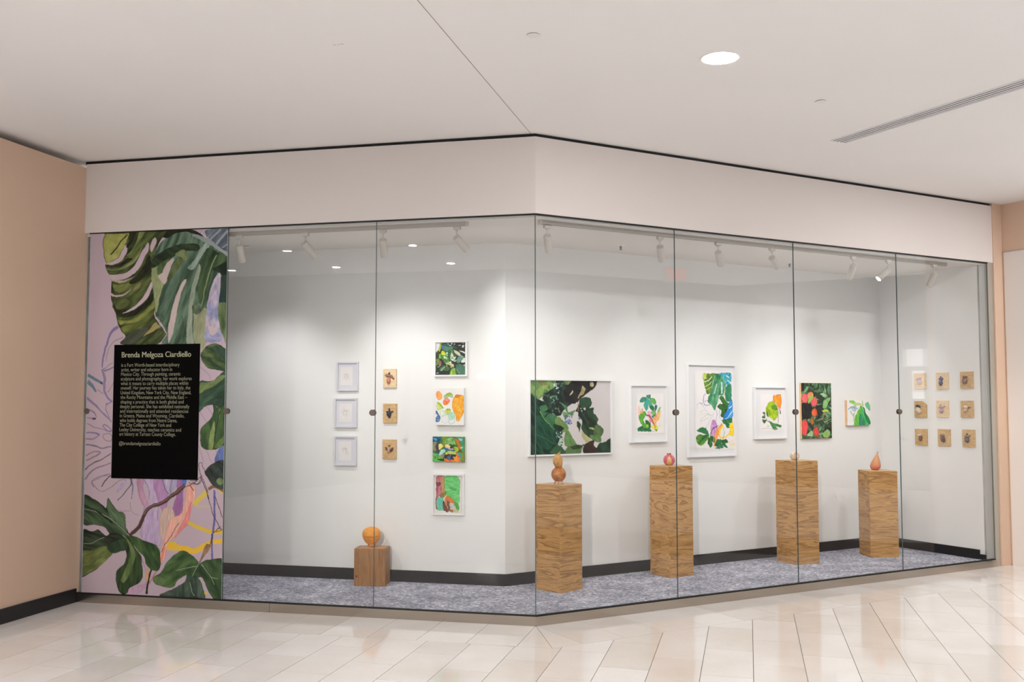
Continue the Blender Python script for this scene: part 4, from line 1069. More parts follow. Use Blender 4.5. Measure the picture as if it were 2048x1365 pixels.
P.fill([(64,846),(150,820),(250,788),(322,778),(384,850),(282,950),(150,1046),(60,1062)], (66, 76, 38), (104, 114, 58), 2.6, (26, 7), 1.8)
P.fill([(330,780),(480,700),(520,790),(440,830),(370,850)], (36, 52, 36), (56, 76, 52))
P.stroke([(80,752),(180,742),(300,690)], (110, 124, 108), 1.1)
P.fill([(498,700),(560,680),(602,780),(662,870),(672,950),(682,1080),(642,1152),(560,1200),(522,1258),(450,1242),(418,1110),(430,1020),(500,960),(526,870),(508,800)], (30, 40, 26), (56, 78, 42), 1.6, (34, 7), 1.9, edge=.3)
P.fill([(520,690),(590,790),(610,880),(560,1050),(500,1150),(470,1110),(540,950),(566,850)], (70, 90, 46), (100, 118, 66), 1.5, (24, 6))
P.fill([(548,670),(640,690),(740,732),(822,770),(862,850),(868,940),(842,1022),(770,1016),(720,960),(690,880),(622,800)], (32, 50, 30), (66, 94, 48), .9, (26, 7), 2.0, edge=.3)
P.stroke([(772,1016),(744,1130),(724,1256)], (30, 24, 24), 3, 4)
P.fill([(1258,955),(1180,868),(1090,822),(1010,860),(930,940),(870,1040),(798,1090),(802,1142),(880,1182),(990,1198),(1040,1132),(1130,1070),(1190,1092),(1262,1010)], (38, 60, 32), (78, 104, 58), 2.5, (26, 8), 1.9, edge=.3)
P.fill([(1255,960),(1400,908),(1500,912),(1500,1090),(1480,1320),(1400,1310),(1340,1200),(1290,1100),(1240,1092),(1190,1082)], (34, 52, 32), (62, 84, 50), .9, (26, 8), 1.9, edge=.25)
P.fill([(860,1285),(920,1240),(1040,1190),(1120,1130),(1140,1068),(1240,1090),(1290,1180),(1300,1310),(1000,1310)], (42, 56, 44), (76, 92, 78), 1.5, (26, 8), 1.7, edge=.25)
P.fill([(805,1090),(850,1080),(910,1120),(890,1160),(820,1150)], (72, 92, 52), (96, 116, 74))
for pts in ([(1258,950),(1190,1082)], [(1280,960),(1370,1080),(1412,1172)], [(1250,980),(1130,1000),(1020,1022)], [(1165,1140),(1190,1250),(1212,1284)], [(1370,1090),(1450,1110)], [(520,690),(480,660)]):
    P.stroke(pts, (128, 146, 116), 1.1, .8)
P.stroke([(1310,1250),(1345,1240)], (190, 160, 60), 4)
P.warp = ((1.8, 17.0), (0.5, 6.0)); place_print(P, mural, mr, 0.0, 'mural_print', M['print_matte'])

# ---- text board on the mural
sb4 = [(229.5, 690), (401, 688), (394, 960), (221.5, 957.5)]
OFFS = 0.0066
sr = rect_from('G', sb4, OFFS)
sign = empty('text_board', wall_point('G', (sr[0] + sr[1]) / 2, sr[2], OFFS), wall_rz('G'))
tag(sign, 'black text board with pale green lettering mounted on the leaf mural', 'sign')
sw, sh = sr[1] - sr[0], sr[3] - sr[2]
MB().box(-sw / 2, sw / 2, 0.0, 0.0030, 0, sh).build('board', M['sign_black'], sign)
SX, SY, SK = 140, 640, .2491
LINES = [('Brenda Melgoza Ciardiello', 415, 970, 303, 0.062, 0.0, 'sign_head'), ('is a Fort Worth-based interdisciplinary', 412, 880, 378, 0, 0, 0), ('artist, writer and educator born in', 412, 820, 415, 0, 0, 0),
    ('Mexico City. Through painting, ceramic', 410, 888, 451, 0, 0, 0), ('sculpture and photography, her work explores', 408, 977, 488, 0, 0, 0), ('what it means to carry multiple places within', 408, 950, 525, 0, 0, 0),
    ('oneself. Her journey has taken her to Italy, the', 407, 966, 561, 0, 0, 0), ('United Kingdom, New York City, New England,', 406, 972, 599, 0, 0, 0), ('the Rocky Mountains and the Middle East \u2013', 406, 940, 636, 0, 0, 0),
    ('shaping a practice that is both global and', 406, 912, 673, 0, 0, 0), ('deeply personal. She has exhibited nationally', 402, 958, 710, 0, 0, 0), ('and internationally and attended residencies', 402, 950, 747, 0, 0, 0),
    ('in Greece, Maine and Wyoming. Ciardiello,', 400, 918, 784, 0, 0, 0), ('who holds degrees from Notre Dame,', 400, 860, 821, 0, 0, 0), ('The City College of New York and', 398, 812, 858, 0, 0, 0),
    ('Lesley University, teaches ceramics and', 397, 892, 895, 0, 0, 0), ('art history at Tarrant County College.', 396, 848, 931, 0, 0, 0), ('@brendamelgozaciardiello', 393, 727, 1006, 0, 0, 0)]
for s_, x0, x1, yb, size, bold, mm in LINES:
    a0, z = on_wall('G', SX + x0 * SK, SY + yb * SK, OFFS); a1, _ = on_wall('G', SX + x1 * SK, SY + yb * SK, OFFS)
    text_mesh('heading_text' if size else 'text_line', s_, M[mm] if mm else M['sign_text'], sign, width=a1 - a0, size=size or 0.040, bold=bold, heavy=0.0022 if size else 0.0,
              loc=(a0 - (sr[0] + sr[1]) / 2, -0.0006, z - sr[2]))

# ================================================================== FRAMED LINE DRAWINGS
DR = [([(672.6,724.4),(716,724),(715.4,782.4),(673,782.4)], 'topmost pale grey frame of a faint line drawing, above two others', (680.5,734.5,705,772)),
      ([(668.4,797),(714,796.5),(712.1,856),(668.4,855.6)], 'middle pale grey frame of a faint line drawing, between two others', (678,807.5,704,845.5)),
      ([(667.5,873),(712.9,872.5),(711,932.2),(667.5,932.2)], 'lowest pale grey frame of a faint line drawing, below two others', (677.5,883.5,702.5,921.5))]
for k, (c4, lab, (x0, y0, x1, y1)) in enumerate(DR):
    e, r = framed('framed_drawing', 'L', c4, lab, 0.0125, 0.022, M['frame_lilac'], M['matboard_lilac'], group='framed line drawings')
    rr = sub_rect('L', x0, y0, x1, y1, 0.012)
    P = Paint('L', 0.012, rr, 60, (226, 220, 218), 20 + k); cx, cy = (x0 + x1) / 2, (y0 + y1) / 2
    rnd = random.Random(k)
    for q in range(5):
        x, y = cx + rnd.uniform(-4, 4), cy + rnd.uniform(-6, 6)
        P.stroke([(x + rnd.uniform(-5, 5), y + rnd.uniform(-6, 6)) for _ in range(4)], (204, 198, 197), .4)
    P.stroke([(cx - 6, cy - 3), (cx, cy - 5), (cx + 5, cy - 2)], (176, 171, 172), .5); P.stroke([(cx - 2, cy + 6), (cx - 4, cy), (cx, cy - 4), (cx + 3, cy + 1), (cx + 1, cy + 7)], (188, 183, 183), .45)
    P.warp = ((0.2, 5.0),); place_print(P, e, r, -0.0115, 'drawing')

# ================================================================== COLUMN OF FOUR PICTURES
# leafy photograph
c4 = [(867.8,682.5),(934.3,682),(934,753.7),(868,753.5)]
e, r = framed('framed_photograph', 'L', c4, 'square white-framed photograph of green leaves, above the spotted fruit canvas', 0.0125, 0.024, M['frame_white'], None)
rr = sub_rect('L', 869.7, 686, 930, 750, 0.012)
P = Paint('L', 0.012, rr, 110, (46, 52, 44), 31); P.zoom(860, 675, .06227)
WH = (224, 224, 220)
for pts, a, b in (([(150,170),(350,170),(290,350),(250,420),(150,490)], WH, (214,210,222)), ([(330,170),(380,180),(350,330),(330,470),(270,440),(275,320)], (172,190,62), (150,170,50)), ([(370,190),(560,200),(760,300),(900,300),(760,360),(560,290),(420,250)], (44,80,62), (60,98,74)),
    ([(150,560),(200,500),(290,440),(280,560),(240,640),(150,690)], (80,96,50), (40,44,36)), ([(370,260),(560,290),(720,320),(740,380),(600,450),(470,420),(390,370)], (76,118,100), (92,132,116)), ([(360,270),(450,270),(470,360),(400,390)], (88,108,164), (70,96,140)),
    ([(400,440),(470,435),(515,520),(480,590),(380,545)], (206,214,36), (190,196,24)), ([(290,560),(350,520),(360,620),(330,700),(280,640)], (160,204,80), (140,180,60)), ([(330,570),(420,560),(560,600),(650,770),(540,860),(430,740),(360,700)], (74,118,64), (98,142,76)), ([(440,590),(540,640),(550,720),(500,700)], (206,222,198), (180,206,160)),
    ([(500,480),(560,470),(580,600),(520,580)], (120,168,122), (150,190,150)), ([(590,450),(700,420),(660,600),(690,760),(620,700)], (48,92,58), (66,112,72)), ([(690,420),(760,410),(760,480),(700,480)], (90,140,50), (120,170,60)), ([(690,480),(780,600),(830,650),(790,730),(740,790),(690,720),(665,620)], (212,224,204), (190,206,176)),
    ([(760,410),(800,520),(860,620),(820,650),(740,560)], (60,72,50), (80,92,60)), ([(780,405),(900,480),(990,540),(960,595),(900,605),(830,540)], (206,206,186), (188,190,166)), ([(965,430),(1130,490),(1130,535),(1000,475)], WH, WH), ([(870,650),(1000,590),(1115,640),(1000,750),(900,830),(840,800)], (92,132,114), (108,146,126)),
    ([(900,610),(1000,575),(1110,610),(1000,590)], (190,206,186), WH), ([(980,790),(1060,700),(1130,670),(1130,800)], (214,214,214), WH), ([(920,850),(1000,905),(1130,890),(1130,925),(960,895)], WH, WH), ([(820,940),(920,860),(1130,940),(1130,1200),(900,1200),(830,1100)], (58,98,74), (86,124,104)),
    ([(900,960),(960,970),(1000,1060),(930,1040)], (96,122,132), (80,110,112)), ([(170,720),(290,690),(300,860),(190,900)], (96,112,62), (140,156,80)), ([(285,800),(340,775),(385,860),(330,925),(285,880)], (156,112,82), (130,92,66)), ([(330,1085),(380,930),(470,918),(640,990),(600,1080),(450,1060)], (64,94,64), (100,132,96)),
    ([(345,1090),(400,1010),(470,930),(440,1010),(380,1080)], (170,206,150), (140,180,120)), ([(500,840),(640,800),(700,840),(760,880),(740,930),(620,900)], (170,178,92), (206,210,160)), ([(640,830),(680,780),(700,850)], WH, WH), ([(630,1200),(715,990),(770,1000),(825,1130),(830,1200)], (138,176,66), (120,160,60)), ([(660,1190),(700,1070),(730,1100),(710,1190)], (196,216,84), (180,200,70)), ([(760,800),(840,740),(800,820)], WH, WH)):
    P.fill(pts, a, b, .9, (5, 2), 1.6)
for (x, y, a, b) in ((570,200,40,14),(720,195,28,22),(660,254,36,14),(812,205,22,16),(785,250,16,8),(1050,290,42,34),(1060,188,24,14),(950,250,36,14),(1060,335,50,14),(260,960,40,10),(300,920,22,10),(190,1030,14,12),(240,1160,40,10),(530,920,18,14),(670,945,28,12),(560,500,12,34)):
    P.dot((x, y), (a, b), WH)
P.stroke([(870,1040),(950,1150)], (150,190,130), 1); P.warp = ((2.4, 9.0), (1.4, 3.2)); P.stroke([(770,1060),(800,1010)], WH, 1); P.stroke([(700,610),(780,670)], (50,46,40), 1); P.stroke([(690,660),(770,720)], (50,46,40), .8)
place_print(P, e, r, -0.0115)
# spotted fruit canvas
def canvas(name, wall, c4, label, dep, edge_mat, cat='painting', group=None):
    r = rect_from(wall, c4, dep); e = art_root(name, wall, r, label, cat, group)
    w, h = r[1] - r[0], r[3] - r[2]
    MB().box(-w / 2, w / 2, -dep + 0.0006, -0.001, 0, h).build('canvas_sides', edge_mat, e)
    return e, r
e, r = canvas('canvas_painting', 'L', [(871,776.5),(927.7,776),(927.5,851.5),(872,851)], 'white canvas with loose orange, green and blue fruit shapes', 0.036, M['canvas_white'])
P = Paint('L', 0.036, r, 110, (230, 226, 224), 41); P.zoom(860, 765, .0696)
for pts, a, b in (([(180,380),(210,290),(270,272),(330,330),(362,410),(320,502),(250,517),(195,470)], (250,150,74), (248,176,100)), ([(390,440),(420,370),(520,318),(640,330),(672,380),(660,440),(540,430),(440,472)], (160,196,104), (168,184,152)), ([(470,370),(560,320),(650,345),(600,375)], (150,190,40), (170,200,70)),
    ([(378,600),(410,480),(500,448),(572,500),(562,570),(500,640),(430,662)], (244,112,40), (250,140,66)), ([(410,490),(500,450),(572,500),(480,545)], (250,130,144), (248,150,150)), ([(188,680),(220,590),(270,580),(340,640),(402,742),(350,772),(270,792),(200,782)], (196,212,112), (212,222,140)),
    ([(440,860),(470,780),(540,758),(602,790),(592,880),(520,942),(470,920)], (200,214,116), (186,202,80)), ([(470,800),(540,765),(590,790),(520,815)], (176,180,30), (190,190,60)), ([(300,850),(420,830),(480,920),(420,960),(330,980)], (206,216,190), (220,226,210)),
    ([(640,640),(660,500),(740,390),(820,348),(920,390),(985,450),(985,800),(930,960),(860,1100),(790,1118),(750,1080),(740,960),(690,880),(650,760)], (240,184,72), (236,150,40)), ([(680,500),(740,400),(820,350),(900,380),(800,430),(740,450)], (226,120,20), (210,140,30)),
    ([(160,870),(195,818),(240,900),(287,980),(287,1100),(250,1152),(180,1142),(148,1070),(205,950)], (40,74,124), (110,150,190)), ([(520,960),(600,880),(700,900),(725,1000),(680,1070),(600,1085),(540,1030)], (196,222,202), (170,212,190))):
    P.fill(pts, a, b, 1.0, (7, 3), 2.0, edge=.12)
P.stroke([(238,588),(310,670),(382,748)], (140,176,26), 3, 2.4)
th = np.linspace(0, 2 * math.pi, 14)
P.stroke([(430 + 110 * math.cos(t), 1050 + 140 * math.sin(t)) for t in th], (190,220,206), 1.2); P.stroke([(625 + 88 * math.cos(t), 1135 + 72 * math.sin(t)) for t in th], (166,212,198), 1.2)
place_print(P, e, r, -0.036, 'painting')
# landscape canvas
e, r = canvas('canvas_painting', 'L', [(865.6,873.7),(928.3,874.5),(928,924.8),(864.8,924)], 'small landscape canvas crowded with green, blue and orange brushwork', 0.032, M['canvas_green'])
P = Paint('L', 0.032, r, 120, (76, 116, 58), 51); P.zoom(855, 865, .05127)
for pts, a, b in (([(200,150),(540,150),(530,400),(370,390),(200,370)], (30,104,150), (20,62,96)), ([(260,220),(360,240),(380,300),(290,300)], (120,190,210), (60,140,180)), ([(200,400),(340,380),(380,460),(300,700),(200,720)], (120,160,90), (150,110,120)), ([(370,400),(490,390),(440,830),(320,790)], (54,62,62), (90,96,100)),
    ([(560,170),(800,170),(720,430),(640,590),(570,430)], (132,152,36), (100,140,40)), ([(480,200),(560,190),(570,420),(500,420)], (30,90,90), (50,120,90)), ([(690,360),(880,230),(1050,290),(1070,490),(920,580),(760,500)], (96,156,76), (160,204,140)), ([(880,480),(1040,470),(1060,640),(920,620)], (40,74,24), (60,96,30)),
    ([(460,450),(600,580),(450,690)], (238,228,110), (236,206,130)), ([(700,500),(910,500),(890,610),(720,610)], (242,218,132), (238,200,140)), ([(720,600),(960,610),(1000,675),(740,680)], (218,178,194), (196,160,190)), ([(640,660),(1000,680),(980,725),(660,745)], (36,92,140), (60,110,130)),
    ([(450,840),(540,700),(650,690),(670,800),(520,910)], (152,212,182), (180,220,210)), ([(1040,560),(1180,600),(1200,740),(1080,720)], (190,206,60), (120,160,50)), ([(680,860),(780,765),(1090,735),(1110,870),(880,860),(740,900)], (200,206,112), (170,196,90)), ([(480,920),(640,860),(700,960),(600,1000)], (150,110,90), (170,150,120)),
    ([(720,910),(880,855),(1070,890),(1090,960),(900,1090),(760,1080),(670,980)], (28,38,58), (60,70,60)), ([(780,960),(900,920),(900,1050),(800,1050)], (50,100,150), (70,110,140)), ([(840,880),(960,875),(940,930),(850,930)], (150,60,50), (120,60,50)), ([(650,1050),(760,1060),(960,1080),(1010,1180),(670,1180)], (224,84,40), (236,130,60)),
    ([(1000,1180),(1060,1000),(1180,950),(1290,1140),(1200,1180)], (246,164,34), (236,120,30)), ([(1090,780),(1160,790),(1310,1160),(1240,1160)], (232,150,124), (214,90,60)), ([(1180,790),(1330,850),(1420,1110),(1290,1090)], (58,140,120), (90,170,140)), ([(190,880),(420,905),(640,1050),(650,1160),(190,1150)], (74,160,62), (120,190,96)),
    ([(400,1060),(640,1030),(650,1120),(440,1110)], (22,50,26), (40,80,40)), ([(270,940),(360,950),(340,1020),(280,1000)], (80,60,20), (110,80,30)), ([(1060,230),(1130,265),(1255,400),(1300,560),(1262,705),(1180,560),(1110,400)], (206,132,52), (186,104,40)), ([(1130,190),(1440,190),(1440,770),(1300,700),(1310,420),(1230,300)], (38,138,94), (60,166,116)),
    ([(1205,255),(1355,280),(1332,365),(1270,372)], (176,176,208), (196,196,216)), ([(1370,780),(1440,750),(1440,1190),(1340,1180)], (142,148,24), (120,130,30)), ([(1280,580),(1380,590),(1310,650)], (226,220,210), (200,210,190)), ([(1200,730),(1380,760),(1360,840),(1230,800)], (90,80,20), (130,110,30)), ([(200,800),(420,850),(440,890),(210,860)], (130,190,160), (90,150,110)), ([(980,960),(1020,970),(1070,1030),(1020,1020)], (246,220,200), (236,200,170))):
    P.fill(pts, a, b, 1.0, (4, 1.6), 2.2)
P.warp = ((2.6, 9.0), (1.6, 3.2))
for k in range(60):
    rnd = P.rng.rand(4); x, y = 210 + 1200 * rnd[0], 180 + 950 * rnd[1]
    P.stroke([(x, y), (x + 60 * (rnd[2] - .5), y + 70 * (rnd[3] - .3))], [(40,80,36),(150,190,110),(30,60,70),(200,200,150),(90,60,40)][k % 5], .7, .4, .7)
place_print(P, e, r, -0.032, 'painting')
# framed green and pink study
c4 = [(864.3,947.8),(928,949.5),(927,1032),(864,1030.5)]
e, r = framed('framed_painting', 'L', c4, 'white-framed painting of a pink trunk against bright green, lowest in its column', 0.0125, 0.024, M['frame_white'], M['matboard'])
rr = sub_rect('L', 868, 951.5, 923.5, 1027, 0.012)
P = Paint('L', 0.012, rr, 110, (222, 213, 206), 61); P.zoom(855, 940, .07692)
for pts, a, b, an in (([(430,193),(820,212),(815,1035),(740,1000),(640,740),(490,680),(440,540)], (74,186,84), (130,206,130), .1), ([(560,440),(700,480),(760,520),(700,560),(580,500)], (60,160,80), (80,176,90), .1), ([(250,183),(430,183),(436,540),(440,640),(330,690),(270,740),(218,830),(234,640),(240,380)], (206,126,130), (170,86,96), 1.5),
    ([(350,190),(430,190),(436,560),(390,620)], (196,140,110), (180,150,90), 1.5), ([(226,300),(270,330),(346,330),(336,420),(240,442)], (106,38,50), (130,56,64), 1), ([(235,450),(290,460),(260,640),(222,780)], (150,70,90), (176,90,110), 1.5), ([(335,660),(480,556),(492,640),(430,725),(340,722)], (152,132,44), (120,110,40), 1),
    ([(245,790),(330,718),(425,750),(412,960),(470,1064),(270,1054),(226,960)], (84,180,164), (110,196,150), 1.3), ([(455,760),(530,678),(640,738),(704,820),(690,862),(600,862),(540,810),(505,860),(520,980),(470,900)], (228,128,26), (196,104,24), 1.2), ([(418,800),(462,880),(545,1085),(470,1095),(408,980)], (88,38,30), (130,66,40), 1.2),
    ([(515,826),(592,860),(592,1040),(540,1062)], (88,54,34), (120,76,50), 1.5), ([(590,858),(682,880),(764,1030),(700,1112),(650,1052),(590,960)], (206,192,182), (186,170,162), 1.1), ([(700,818),(820,920),(812,1036),(740,992)], (60,150,40), (90,170,60), 1.1), ([(560,1040),(650,1050),(700,1108),(560,1095)], (170,110,60), (150,100,60), .2), ([(660,1090),(780,1030),(815,1110),(740,1115)], (190,206,150), (170,196,120), .5)):
    P.fill(pts, a, b, an, (9, 2), 1.8, edge=.1)
P.stroke([(232,690),(218,880),(250,1040)], (110,70,80), 1.6); P.stroke([(440,190),(438,500),(490,600)], (170,96,50), 1.2)
place_print(P, e, r, -0.0115, 'painting')

# ================================================================== RIGHT WALL PICTURES
# large leaf photograph
c4 = [(1059,758.7),(1226,759),(1225.5,908.7),(1057.8,914.5)]
e, r = framed('framed_photograph', 'R', c4, 'large white-framed photograph of dark leaves and berries behind the gourd plinth', 0.0135, 0.030, M['frame_white'], None)
rr = (r[0] + .0125, r[1] - .0125, r[2] + .0125, r[3] - .0125)
P = Paint('R', 0.012, rr, 230, (203, 195, 195), 71); P.zoom(1040, 740, .1465)
for pts, a, b in (([(130,130),(495,130),(492,230),(430,290),(350,330),(280,390),(225,402),(130,400)], (66,108,72), (140,166,92)), ([(225,290),(330,220),(380,160),(430,150),(300,330),(240,390)], (126,156,84), (150,172,100)), ([(240,170),(340,170),(390,200),(280,220)], (140,130,80), (110,120,70)),
    ([(130,390),(230,400),(420,480),(450,600),(600,790),(520,1020),(620,1145),(560,1185),(130,1200)], (14,30,25), (34,80,56)), ([(230,640),(430,700),(500,800),(480,980),(380,1100),(230,1000)], (20,54,42), (34,84,60)), ([(275,490),(425,488),(350,565),(280,562)], (78,124,80), (62,106,70)), ([(275,570),(400,590),(520,650),(500,760),(605,795),(430,772),(330,650)], (46,92,60), (66,116,78)),
    ([(350,330),(490,230),(500,130),(720,130),(640,250),(600,320),(630,420),(700,470),(600,560),(540,640),(460,600),(380,520),(310,380)], (20,32,28), (50,74,58)), ([(590,130),(800,130),(700,190),(620,200)], (150,170,110), (70,100,60)), ([(600,300),(680,190),(760,140),(1045,130),(1022,230),(980,280),(880,350),(800,410),(740,465),(620,440)], (26,22,25), (46,42,42)),
    ([(848,228),(902,260),(872,330),(785,395),(830,300)], (178,168,120), (140,130,90)), ([(960,190),(1000,170),(1010,220),(970,230)], (190,184,150), (160,150,110)), ([(690,350),(715,280),(720,320),(690,360)], (200,200,160), (200,200,160)), ([(830,400),(950,380),(985,470),(950,530),(1012,520),(1002,580),(1076,680),(1060,740),(1136,800),(1136,870),(1100,930),(1114,985),(1040,985),(960,930),(880,870),(840,800),(850,700),(790,620),(765,560),(810,480)], (26,38,30), (52,78,50)),
    ([(830,400),(950,382),(960,500),(850,520)], (38,66,46), (52,84,58)), ([(1040,750),(1120,790),(1138,860),(1090,905),(1010,880),(1010,820)], (66,92,54), (88,112,68)), ([(960,900),(1090,895),(1114,985),(1030,975)], (72,102,58), (98,130,76)), ([(950,790),(1000,790),(1010,815),(960,810)], (170,190,120), (150,170,100)), ([(788,720),(830,760),(810,900),(860,1020),(935,1000),(900,1045),(850,1035),(800,960)], (34,54,34), (52,76,46)),
    ([(850,850),(900,890),(975,960),(930,1010),(860,940)], (186,180,130), (160,160,110)), ([(875,1045),(1005,965),(1012,1030),(1065,1090),(1045,1145),(875,1145)], (40,26,24), (66,46,40)), ([(1072,1012),(1150,990),(1265,935),(1265,1145),(1060,1145)], (26,44,34), (50,76,54)), ([(620,850),(660,838),(730,930),(775,1030),(650,1062),(608,980)], (92,126,72), (112,146,90)), ([(610,1150),(660,1060),(760,1030),(855,1040),(840,1100),(810,1150)], (76,104,60), (96,122,76)),
    ([(690,1062),(800,1028),(855,1050),(780,1092)], (38,54,38), (52,70,50)), ([(500,650),(600,700),(665,790),(600,860),(540,800),(490,750)], (96,130,70), (124,150,90)), ([(590,580),(660,600),(660,650),(610,670)], (110,146,90), (130,160,100)), ([(545,440),(640,500),(660,580),(765,555),(745,625),(660,605),(600,520)], (72,114,70), (90,132,84)), ([(470,750),(605,795),(560,840),(480,790)], (22,36,28), (36,56,40)), ([(410,1145),(520,1030),(600,1090),(620,1150)], (60,100,64), (44,80,50)), ([(740,580),(790,575),(800,620),(780,700),(800,820),(840,960),(860,1020),(780,1020),(720,920),(665,830),(680,770),(730,700)], (206,200,198), (204,196,194))):
    P.fill(pts, a, b, .9, (16, 5), 1.7)
P.stroke([(1045,150),(1020,232),(880,345),(770,445)], (48,30,30), 3, 2); P.stroke([(800,460),(798,560)], (150,110,70), 2); P.stroke([(272,570),(350,690),(470,815)], (132,166,92), 1.6, 1); P.stroke([(230,880),(370,960),(500,1030)], (64,104,72), 1)
P.stroke([(345,650),(420,560),(450,480)], (20,30,26), 2)
rnd = random.Random(3)
for cx_, cy_, rad, n, cols in ((520,210,60,26,((190,206,210),(90,130,110),(40,60,50))), (470,400,80,26,((90,130,110),(30,50,44),(130,160,140))), (520,520,70,24,((70,60,56),(30,40,36),(100,130,110))), (665,690,58,34,((130,150,192),(84,104,150),(60,80,104))), (535,900,50,26,((90,130,110),(170,196,180),(30,60,50))), (560,1000,45,18,((60,110,80),(150,190,170))), (370,340,50,14,((40,36,36),(70,100,80))), (875,575,40,8,((200,200,196),(60,70,70))), (820,680,25,6,((120,140,170),(60,80,90)))):
    for k in range(n):
        P.dot((cx_ + rnd.gauss(0, rad * .5), cy_ + rnd.gauss(0, rad * .55)), rnd.uniform(6, 13), cols[k % len(cols)])
place_print(P, e, r, -0.0115)

def water(name, c4, label, inner, seed, fw=0.0125, dep=0.030):
    e, r = framed(name, 'R', c4, label, fw, dep, M['frame_white'], M['matboard'])
    rr = sub_rect('R', *inner, 0.012); P = Paint('R', 0.012, rr, max(70, int(1.6 * (inner[2] - inner[0]))), (234, 228, 227), seed)
    return e, r, P
e, r, P = water('framed_painting', [(1261.5,769.8),(1336.7,770.3),(1335.7,884.8),(1261.7,886)], 'slim white-framed watercolour of a teal fig leaf and pink twig', (1273, 787, 1327, 868), 81)
P.zoom(1240, 740, .1172)
for pts, a, b in (([(455,440),(490,430),(518,440),(515,490),(490,512),(462,485)], (40,120,96), (60,150,120)), ([(342,545),(370,488),(430,472),(465,500),(420,552),(360,562)], (36,120,96), (70,160,130)), ([(500,500),(570,488),(608,520),(606,592),(570,592),(530,560)], (70,156,70), (110,186,90)), ([(418,570),(470,505),(560,610),(584,690),(552,702),(500,640),(488,600),(470,695),(420,640)], (50,156,150), (80,176,140)),
    ([(520,620),(582,640),(572,702),(520,662)], (34,110,50), (50,130,60)), ([(588,620),(632,608),(632,660),(612,720),(622,842),(570,852),(545,800),(600,760)], (28,104,110), (40,126,120)), ([(535,730),(592,700),(592,782),(550,772)], (104,176,70), (130,190,90)), ([(640,742),(680,638),(697,660),(670,722)], (96,170,60), (130,200,90)), ([(350,720),(430,708),(442,760),(402,862),(442,952),(380,942),(322,830)], (64,150,46), (110,180,60)),
    ([(438,868),(482,880),(532,932),(520,1002),(440,1002),(440,930)], (28,90,50), (44,120,60)), ([(318,990),(420,958),(545,1054),(318,1057)], (38,124,66), (20,80,60)), ([(380,940),(470,940),(500,1000),(420,1010)], (110,190,50), (80,160,50)), ([(448,940),(502,950),(470,1002)], (196,222,60), (170,210,50)), ([(538,870),(640,750),(692,690),(682,800),(632,900),(622,985),(580,940)], (246,196,120), (244,160,110)), ([(540,960),(640,950),(656,1035),(560,1002)], (240,230,90), (226,220,70)),
    ([(350,690),(390,660),(380,740),(345,745)], (240,180,180), (246,190,110)), ([(470,720),(520,730),(540,800),(500,840),(480,780)], (226,140,176), (236,180,200)), ([(490,850),(560,850),(560,900),(520,900)], (220,120,150), (230,150,150)), ([(600,1010),(640,1020),(640,1048),(615,1040)], (110,180,40), (110,180,40))):
    P.fill(pts, a, b, 1.1, (5, 2), 1.8, edge=.12, alpha=.95)
P.stroke([(435,765),(500,800),(560,880),(612,985)], (130,64,62), 2, 2.4, col2=(220,110,70)); P.stroke([(323,610),(332,770)], (244,196,176), 3); P.stroke([(690,680),(712,760),(680,900),(700,1000)], (216,226,140), .6); P.stroke([(560,960),(715,962)], (220,220,90), .6); P.stroke([(318,1056),(640,1050)], (120,130,120), .5)
place_print(P, e, r, -0.0115, 'painting')
